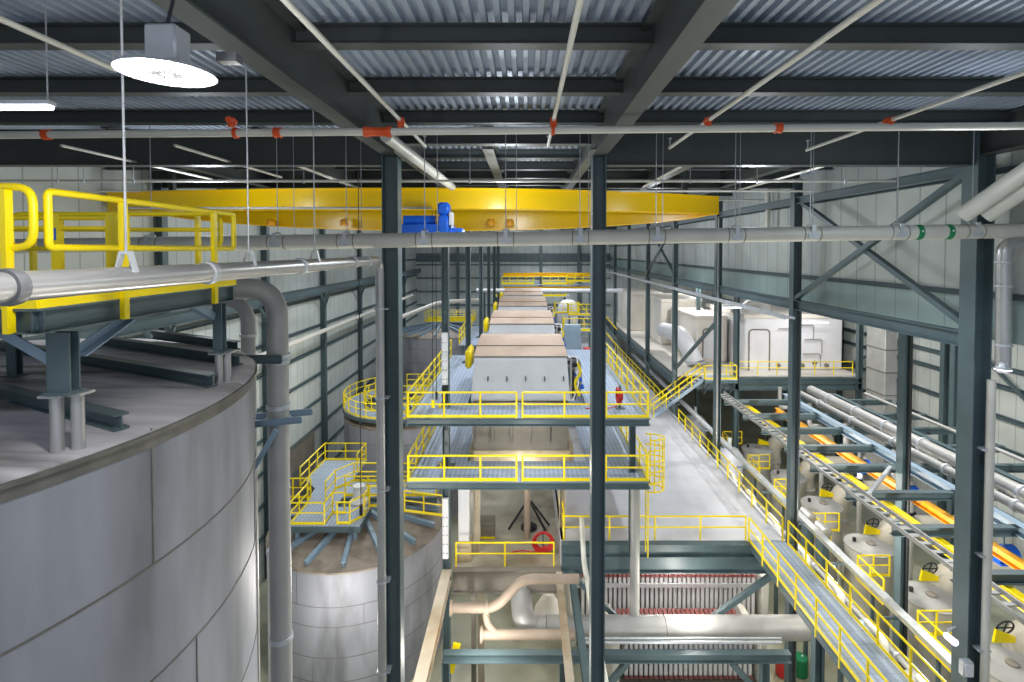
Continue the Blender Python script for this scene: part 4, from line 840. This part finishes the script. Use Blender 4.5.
t = thing('floor_box', 'grey box with yellow edge standing on the stained lower floor', 'box', (-2, 25.5, LZ)); obj('body', MB().bevbox((-2.35, 25.2, LZ), (-1.5, 26.1, LZ+.75), .03), 'grime', t); obj('edge', MB().box((-2.37, 25.17, LZ+.02), (-1.48, 25.2, LZ+.12)), 'yellow', t)
t = thing('agitator_drive', 'dark floor drive with spread legs below the hooded machine', 'machine', (.3, 26.0, LZ))
obj('post', MB().lathe([(.1, LZ+.1), (.1, -11.9)], (.2, 26.2, 0), 14), 'galv', t); obj('base', MB().lathe([(.42, LZ), (.42, LZ+.12), (.15, LZ+.3)], (.2, 26.2, 0), 18), 'black', t)
for a in (20, 140, 200, 320): obj('leg', MB().bar((.2+.1*math.cos(math.radians(a)), 26.2+.1*math.sin(math.radians(a)), LZ+1.4), (.2+1.1*math.cos(math.radians(a)), 26.2+.6*math.sin(math.radians(a)), LZ+.05), .09), 'black', t)
# filter presses
def press(label, x0, x1, y, ztop, zbot, n, dep):
    t = thing('filter_press', label, 'filter press', ((x0+x1)/2, y, FLOOR))
    for i in range(n):
        x = x0+(x1-x0)*(i+.5)/n; w = (x1-x0)/n*.32
        m = MB().box((x-w, y, zbot), (x+w, y+dep, ztop)); m.cur = 1
        m.box((x-w*1.15, y-.06, ztop-.08), (x+w*1.15, y+dep, ztop+.04)).box((x-w*1.15, y-.08, zbot), (x+w*1.15, y-.0, zbot+.1))
        obj('plate', m, ['press_white', 'press_red'], t)
    for yy in (y-.12, y+dep+.12): obj('side_bar', MB().bar((x0-.5, yy, ztop-.45), (x1+.5, yy, ztop-.45), .1, .2), 'galv', t)
    for xx in (x0-.45, x1+.35): obj('end_stand', MB().bevbox((xx-.15, y-.3, FLOOR), (xx+.2, y+dep+.3, ztop+.1), .04), 'pipe_mat', t)
    obj('drip_tray', MB().box((x0-.2, y-.3, zbot-.35), (x1+.2, y+dep+.3, zbot-.25)), 'grime', t)
    return t
press('filter press with a comb of pale plates below the aisle floor', 2.9, 12.0, 26.6, -16.9, -19.3, 38, 1.8)
press('second filter press, seen from above under the cross beam', 4.6, 10.6, 23.7, -18.2, -19.9, 26, 2.2)
solo('plate_cover', MB().lathe([(.75, 0), (.72, .5), (.2, 1.3)], (1.2, 25.8, -18.6), 24), 'cream', 'pale rounded hopper at the end of the filter press', 'hopper', (1.2, 25.8, -18.6))
for x, mt, lb in ((10.2, 'red', 'red drum end beside the catwalk column foot'), (10.95, 'green', 'green drum end beside the catwalk column foot')):
    q = at(783 if mt == 'red' else 800, 680, 24.6); q.z = FLOOR+.5; t = thing('drum', lb, 'drum', q); obj('drum', MB().lathe([(.3, 0), (.34, .04), (.34, .86), (.3, .9)], q-V((0, 0, .5)), 20), mt, t); obj('bung', MB().cyl(q+V((.1, 0, .4)), q+V((.1, 0, .43)), .05), 'white', t)
t = thing('ground_pump', 'yellow edged step on the ground below the long dusty beam', 'step', (-3, 22, FLOOR)); q = at(450, 672, 21.0); obj('step', MB().bar(q, q+V((.3, 0, 1.2)), .12, .3), 'yellow', t)

# ================================================================== tank group on the left, further back
def far_tank(label, c, R, z1, courses, beams, mt='tank', z_apex=.7):
    t = thing('storage_tank', label, 'tank', (c[0], c[1], FLOOR))
    obj('shell', shell_mesh(c, R, FLOOR, z1-.02, courses, [(-70, courses[1], courses[0]), (-110, courses[0], z1), (-85, courses[2], courses[1]), (-55, courses[0], z1), (-100, courses[3], courses[2]), (-60, courses[3], courses[2])], 72), [mt, 'seam'], t)
    obj('roof', MB().lathe([(R+.04, z1-.1), (R+.04, z1-.02), (R-.05, z1), (.5, z1+z_apex), (.01, z1+z_apex)], (c[0], c[1], 0), 72), 'roof_brown', t)
    for a in beams:
        a = math.radians(a); d = V((math.cos(a), math.sin(a), 0)); o = V((c[0], c[1], 0))
        obj('roof_beam', MB().ibeam(o+d*.6+V((0, 0, z1+z_apex+.1)), o+d*(R-.25)+V((0, 0, z1+.16)), .22, .2, .02, .02), 'steel_blue', t)
    return t
T2 = (-8.75, 27.1); R2 = 4.4; Z2 = -14.3
t2 = far_tank('pale stainless tank with stepped yellow walkways on its roof, standing behind the fat silver pipe', T2, R2, Z2, [-15.9, -16.8, -18.2, -19.3], range(-130, 230, 24))
obj('gearbox', MB().lathe([(.5, -13.6), (.5, -13.2), (.3, -13.0), (.3, -12.4)], (T2[0], T2[1], 0), 20), 'white', t2)
W2 = -13.15
t = thing('tank_walkway', 'blue grey stepped walkway deck over the pale stainless tank', 'platform', (-10, 27, W2))
obj('deck', MB().poly([(-11.3, 24.5), (-7.9, 24.5), (-7.9, 26.3), (-9.7, 26.3), (-9.7, 27.4), (-4.7, 27.4), (-4.7, 29.2), (-9.9, 29.2), (-9.9, 32.3), (-12.6, 32.3), (-12.6, 29.5), (-11.6, 28.4), (-11.3, 26)], W2-.06, W2), 'grate', t)
m = MB()
for a, b in (((-11.3, 24.5), (-7.9, 24.5)), ((-7.9, 24.5), (-7.9, 26.3)), ((-4.7, 27.4), (-9.7, 27.4)), ((-11.3, 26), (-11.3, 24.5))): m.bar((*a, W2-.2), (*b, W2-.2), .08, .28)
obj('edge_beam', m, 'steel', t)
for x, y in ((-11.0, 24.8), (-8.2, 24.8), (-9.4, 26), (-5.0, 28.3), (-11.2, 29)):
    rr = math.hypot(x-T2[0], y-T2[1]); obj('leg', MB().bar((x, y, Z2+.7*(1-min(1, rr/R2))-.05), (x, y, W2-.06), .16), 'steel_blue', t)
guardrail('yellow railing on the front corner of the stepped walkway', [(-11.25, 26.6, W2), (-11.25, 24.55, W2), (-9.6, 24.55, W2), (-9.6, 25.6, W2), (-9.0, 25.6, W2)], gap=1.1)
guardrail('short yellow gate railing at the step of the stepped walkway', [(-9.0, 24.6, W2), (-8.4, 24.6, W2), (-7.95, 25.4, W2), (-7.95, 26.25, W2), (-6.6, 26.6, W2)], gap=.7)
guardrail('yellow railing round the back corner of the stepped walkway', [(-12.5, 28.6, W2), (-12.5, 32.2, W2), (-9.95, 32.2, W2), (-9.95, 30.5, W2)], gap=1.1)
guardrail('yellow inner railing of the stepped walkway', [(-10.4, 26.8, W2), (-10.4, 28.2, W2), (-9.7, 29.2, W2), (-7.0, 29.2, W2)], gap=1.1)
guardrail('yellow railing of the walkway branch toward the dark column', [(-9.6, 27.45, W2), (-4.75, 27.45, W2)], gap=1.3)
guardrail('yellow railing on the pale tank roof behind the column', [(-9.3, 29.15, W2), (-4.75, 29.15, W2), (-4.75, 27.5, W2)], gap=1.2)
guardrail('low yellow railing with three bars beside the long dusty beam', [(-6.0, 25.6, W2+.1), (-4.1, 25.6, W2-.15)], gap=1.2)
guardrail('yellow landing railing at the tank wall side of the stepped walkway', [(-13.2, 27.2, W2), (-11.35, 27.2, W2), (-11.35, 26.8, W2)], gap=.9)
T3 = (-9.6, 41.0); R3 = 4.5; Z3 = -12.7
t3 = far_tank('dark shadowed tank with curved yellow walkway, beyond the stepped walkway', T3, R3, Z3, [-13.9, -15.3, -16.8, -18.2], range(-150, 200, 25), z_apex=.5)
W3 = -12.0
t = thing('ring_walkway', 'curved grated walkway on the rim of the shadowed tank', 'platform', (T3[0], T3[1], W3))
m = MB(); n = 40
o_ = arc(T3, R3+.1, -250, 100, n); i_ = arc(T3, R3-1.5, -250, 100, n)
m.poly([(p.x, p.y) for p in o_]+[(p.x, p.y) for p in reversed(i_)], W3-.07, W3); obj('deck', m, 'grate', t)
m = MB()
for a, b in zip(o_, o_[1:]): m.bar(a+V((0, 0, W3-.15)), b+V((0, 0, W3-.15)), .08, .25)
obj('edge_beam', m, 'steel', t)
for k in (2, 10, 18, 26, 34): p = o_[k].lerp(i_[k], .35); obj('leg', MB().bar((p.x, p.y, Z3-.02), (p.x, p.y, W3-.07), .14), 'steel_blue', t)
guardrail('curved yellow railing along the rim of the shadowed tank', [V((p.x, p.y, W3)) for p in arc(T3, R3+.05, -250, 100, 28)], gap=1.5)
guardrail('curved inner yellow railing of the shadowed tank walkway', [V((p.x, p.y, W3)) for p in arc(T3, R3-1.45, -240, 80, 20)], gap=1.5)
guardrail('yellow railing across the middle of the shadowed tank roof', [(-12, 41.5, W3), (-7, 41.5, W3), (-7, 44, W3)], gap=1.2)
T4 = (-9.2, 57.0); R4 = 4.8; Z4 = -8.9
t4 = far_tank('light grey tank furthest back on the left', T4, R4, Z4, [-10.1, -11.5, -13, -14.5], range(-150, 200, 20))
t = thing('tank_walkway', 'small yellow railed bridge on the furthest grey tank', 'platform', (-8, 57, -7.9)); obj('deck', MB().box((-11, 57, -8.0), (-5.6, 59, -7.9)), 'grate', t); obj('leg', MB().bar((-10.5, 57.2, -8.7), (-10.5, 57.2, -7.95), .15).bar((-6.2, 57.2, -8.8), (-6.2, 57.2, -7.95), .15), 'steel', t)
for y, lb in ((57.05, 'front'), (58.9, 'back')): guardrail('yellow %s railing of the bridge on the furthest grey tank' % lb, [(-11, y, -7.9), (-5.6, y, -7.9)], gap=1.1, toe=.3)
long_pipe('pale pipe running along the left wall', XL+1.0, -6.1, .16, 20, 70, 'cream')
t = thing('process_pipe', 'pale pipe bending over the furthest grey tank', 'pipe', (-9, 55, -6)); obj('pipe', MB().tube(bend([(-13.5, 48, -7.0), (-9.5, 58, -5.8), (-5.0, 60, -5.8)], 2, 6), .22, 14), 'cream', t); obj('flange', MB().lathe([(.32, 0), (.32, .1)], (-13.4, 48.2, -6.98), 16, (.37, .92, 0)), 'galv', t)
solo('dark_wall_sheet', MB().box((XL+.02, 34, -19), (XL+.06, 39.5, -13.6)), 'grime', 'sheet standing in for dark machinery on the left wall behind the stepped walkway', 'sheet', (XL, 34, FLOOR))['kind'] = 'structure'  # plain sheet added where dark machinery stands

# ================================================================== far end of the hall
for z, x0, x1, lb in ((-3.4, -3, 9, 'upper yellow beam across the far end'), (-5.3, -3, 9, 'lower yellow beam across the far end')):
    solo('far_beam', MB().ibeam((x0, 72, z), (x1, 72, z), .5, .4), 'crane', lb, 'beam', (0, 72, z))
t = thing('far_pipe', 'white pipe crossing in front of the far yellow beams', 'pipe', (2, 64, -5)); obj('pipe', MB().tube([(-6, 64, -5.0), (12, 64, -5.0)], .24, 14), 'white', t)
for x in (-5, 1.5, 8): obj('post', MB().bar((x, 64.1, AZ), (x, 64.1, -5.0), .25), 'steel', t)
for k, (x, y, z, lb) in enumerate(((-2, 71.4, -6.4, 'first'), (3.5, 71.4, -6.4, 'second'), (8.0, 71.4, -4.4, 'third'), (-1, 71.5, -4.75, 'upper one'), (4.6, 71.5, -4.75, 'one above the second'))):
    guardrail('tiny yellow railing at the far end of the hall, %s' % lb, [(x-2.2, y, z), (x+2.2, y, z)], gap=1.1, toe=.3, r=.05)
t = thing('far_walkway', 'far grated walkway carrying two tiny railings', 'platform', (1, 72, -6.4)); obj('deck', MB().box((-4.5, 71.3, -6.5), (6, 73, -6.4)).box((-3.4, 71.4, -4.85), (10.3, 73, -4.75)), 'grate', t)
for x in (-4, 1, 5.5): obj('leg', MB().bar((x, 72, AZ), (x, 72, -6.5), .3), 'steel', t)
t = thing('dome_vessel', 'small white domed vessel behind the last hooded machine', 'vessel', (0, 62, -6)); obj('shell', MB().lathe([(1.3, LZ), (1.3, -6.3), (1.15, -5.9), (.7, -5.55), (.01, -5.45)], (0, 63, 0), 32), 'white', t); obj('nozzle', MB().cyl((0, 63, -5.5), (0, 63, -5.0), .2), 'galv', t)
t = thing('dome_vessel', 'white domed vessel right of the last hooded machine', 'vessel', (5, 58, -6)); obj('shell', MB().lathe([(1.2, AZ), (1.2, -6.6), (1.0, -6.1), (.6, -5.8), (.01, -5.7)], (5.0, 60, 0), 32), 'white', t); obj('nozzle', MB().cyl((5, 60, -5.8), (5, 60, -5.2), .2), 'galv', t)
# yellow railed stairs and stands beside the far machines
for k, (x, y, z, lb) in enumerate(((4.6, 44, -6.9, 'beside the third hooded machine'), (5.4, 49, -6.2, 'between the third and last hooded machine'), (4.4, 54, -6.6, 'beside the last hooded machine'))):
    t = thing('work_platform', 'small raised grated stand '+lb, 'platform', (x, y, z)); obj('deck', MB().box((x-1.3, y, z-.08), (x+1.3, y+2, z)), 'grate', t)
    for dx in (-1.2, 1.2): obj('leg', MB().bar((x+dx, y+.1, AZ), (x+dx, y+.1, z-.08), .16), 'steel', t)
    guardrail('yellow front railing of the small raised stand '+lb, [(x-1.25, y+1.9, z), (x-1.25, y+.05, z), (x+1.25, y+.05, z), (x+1.25, y+1.9, z)], gap=.9, toe=.2, r=.04)
    t = thing('stand_stairs', 'yellow railed stairs climbing to the small raised stand '+lb, 'stairs', (x+2, y, z))
    a, b = V((x+3.4, y+.4, z-2.4)), V((x+1.3, y+.4, z))
    for dy in (0, .8): obj('stringer', MB().bar(a+V((0, dy, 0)), b+V((0, dy, 0)), .06, .22), 'steel', t); obj('handrail', MB().tube([a+V((0, dy, 1)), b+V((0, dy, 1))], .045, 8), 'yellow', t)
    for q in range(8): p = a.lerp(b, (q+.5)/8); obj('tread', MB().box((p.x-.12, p.y, p.z), (p.x+.12, p.y+.8, p.z+.04)), 'galv', t)
    obj('leg', MB().bar((a.x, a.y+.4, AZ), (a.x, a.y+.4, a.z), .14), 'steel', t)
t = thing('fire_drum', 'red drum on the cabinet side walkway', 'drum', (4.6, 38.2, UZ)); obj('drum', MB().lathe([(.3, -8.2), (.34, -8.1), (.34, -7.2), (.3, -7.1)], (4.55, 37.6, 0), 20), 'red', t); obj('stand', MB().box((4.3, 37.4, AZ), (4.8, 37.8, -8.2)), 'white', t)
for k, (y, lb) in enumerate(((27.5, 'first'), (29.0, 'second'), (36.8, 'third'), (44.2, 'fourth'))):
    t = thing('aisle_pump', 'pale pump unit outside the aisle railing under the stairs side, %s in line' % lb, 'pump', (14.6, y, -17.4)) if k < 2 else thing('aisle_vessel', 'grey vessel beyond the aisle railing near the stairs, %s' % ('closer one' if k == 2 else 'further one'), 'vessel', (14, y, FLOOR))
    if k < 2: obj('motor', MB().lathe([(.2, 0), (.3, .06), (.3, .8), (.2, .86)], (16.2, y, -15.2), 18, (0, 1, 0)), 'pipe', t); obj('stand', MB().box((16.0, y+.1, FLOOR), (16.4, y+.7, -15.45)), 'steel', t)
    else: obj('shell', MB().lathe([(.9, FLOOR), (.9, -14.6), (.6, -14.2), (.01, -14.0)], (14.6, y, 0), 28), 'tank', t); obj('nozzle', MB().cyl((14.6, y, -14.1), (14.6, y, -13.4), .14), 'galv', t)

# ================================================================== light
def area(x, y, z, power, size=.6, col=(1, .97, .92), rot=(0, 0, 0)):
    l = bpy.data.lights.new('hall_light', 'AREA'); l.shape = 'DISK'; l.size = size; l.energy = power; l.color = col
    o = bpy.data.objects.new('hall_light', l); C.objects.link(o); o.location = (x, y, z); o.rotation_euler = rot; return o
def point(x, y, z, power, r=.3, col=(1, .98, .95)):
    l = bpy.data.lights.new('hall_light', 'POINT'); l.shadow_soft_size = r; l.energy = power; l.color = col
    o = bpy.data.objects.new('hall_light', l); C.objects.link(o); o.location = (x, y, z); return o
def spot(x, y, z, power, ang=136):
    l = bpy.data.lights.new('hall_light', 'SPOT'); l.shadow_soft_size = .3; l.energy = power; l.color = COOL; l.spot_size = math.radians(ang); l.spot_blend = .45
    o = bpy.data.objects.new('hall_light', l); C.objects.link(o); o.location = (x, y, z); return o
COOL = (.88, .94, 1.)
HALL = [(-8.5, 1.0, 500), (0, 2, 350), (7.5, 3, 700), (8.6, 10, 900), (-9.5, 15.7, 1100), (-.5, 16.0, 1500), (7, 16.0, 1100), (-10, 27, 1700), (0.3, 27.5, 1500), (7, 27.5, 1500), (-9.5, 37, 1600), (-.5, 37, 1500), (7, 37, 1500), (-9, 48, 1600), (4, 48, 1800), (-9, 63, 3000), (4, 60, 3200), (3, 70, 3000)]  # lamps assumed under the roof, without fixtures; the catwalk one is added for brightness
for x, y, p in HALL:
    if y > 14: p *= 1.35
    spot(x, y, 1.5, p*.55)
    point(x, y, 1.4, p*(.12 if y > 14 else .08), .3, COOL)  # added uplight beside each spot, only to brighten the roof deck
for x, y, p in ((20, 14, 800), (20, 24, 800), (20, 34, 800), (23, 40.5, 280), (16, 49.5, 500), (21, 63, 800)): area(x, y, -2.3, p, .6, (1, .98, .94))
for x, y, z, p in ((0, 26.5, -14.9, 180), (7.5, 28, -14.9, 300), (-1.5, 19, -14.9, 350), (6, 17.5, -15.6, 260), (7.5, 25.6, -15.4, 260), (-4.9, 17, -10, 900), (-8, 20.5, -15.5, 350), (-12, 34.5, -9, 250), (-4.3, 33, -11, 250), (14.3, 17, -12.2, 700), (14.3, 22.4, -12.2, 600), (14.3, 27.6, -12.2, 600), (14.3, 33, -12.2, 600), (19.5, 21.9, -13, 160), (19.5, 30, -13, 160), (7, 21.2, -14.8, 250), (0, 22.2, -7.35, 70), (-3.7, 27.5, -7.4, 60), (3.9, 27.5, -7.4, 60), (0.3, 19.5, -8.2, 150), (0, 23.0, -10.6, 150)): point(x, y, z, p, .25, (1, .96, .88))  # added fill lights between decks, under floors and rack; no fixtures there
q = at(167, 74, 3.7); point(q.x, q.y, q.z-.45, 170, .2)
w = bpy.data.worlds.new('hall air'); bpy.context.scene.world = w; w.use_nodes = True
w.node_tree.nodes['Background'].inputs[0].default_value = (.80, .88, 1, 1); w.node_tree.nodes['Background'].inputs[1].default_value = .55

# ================================================================== camera and output look
cd = bpy.data.cameras.new('camera'); cam = bpy.data.objects.new('camera', cd); C.objects.link(cam)
cd.sensor_fit = 'HORIZONTAL'; cd.sensor_width = 36; cd.lens = 36*F/1024
cd.shift_x = -(CX-512)/1024; cd.shift_y = -(341-CY)/1024
cd.clip_start = .05; cd.clip_end = 300
cam.location = (0, 0, 0); cam.rotation_euler = (math.pi/2-TILT, 0, 0)
for o in bpy.data.objects:
    if o.parent is None: o.location.z -= FLOOR
    if '_o' in o: del o['_o']
sc = bpy.context.scene; sc.camera = cam
sc.view_settings.view_transform = 'Standard'; sc.view_settings.look = 'None'; sc.view_settings.gamma = 1; sc.view_settings.use_curve_mapping = False
sc.view_settings.exposure = 0.0
sc.cycles.use_denoising = True; sc.cycles.max_bounces = 5
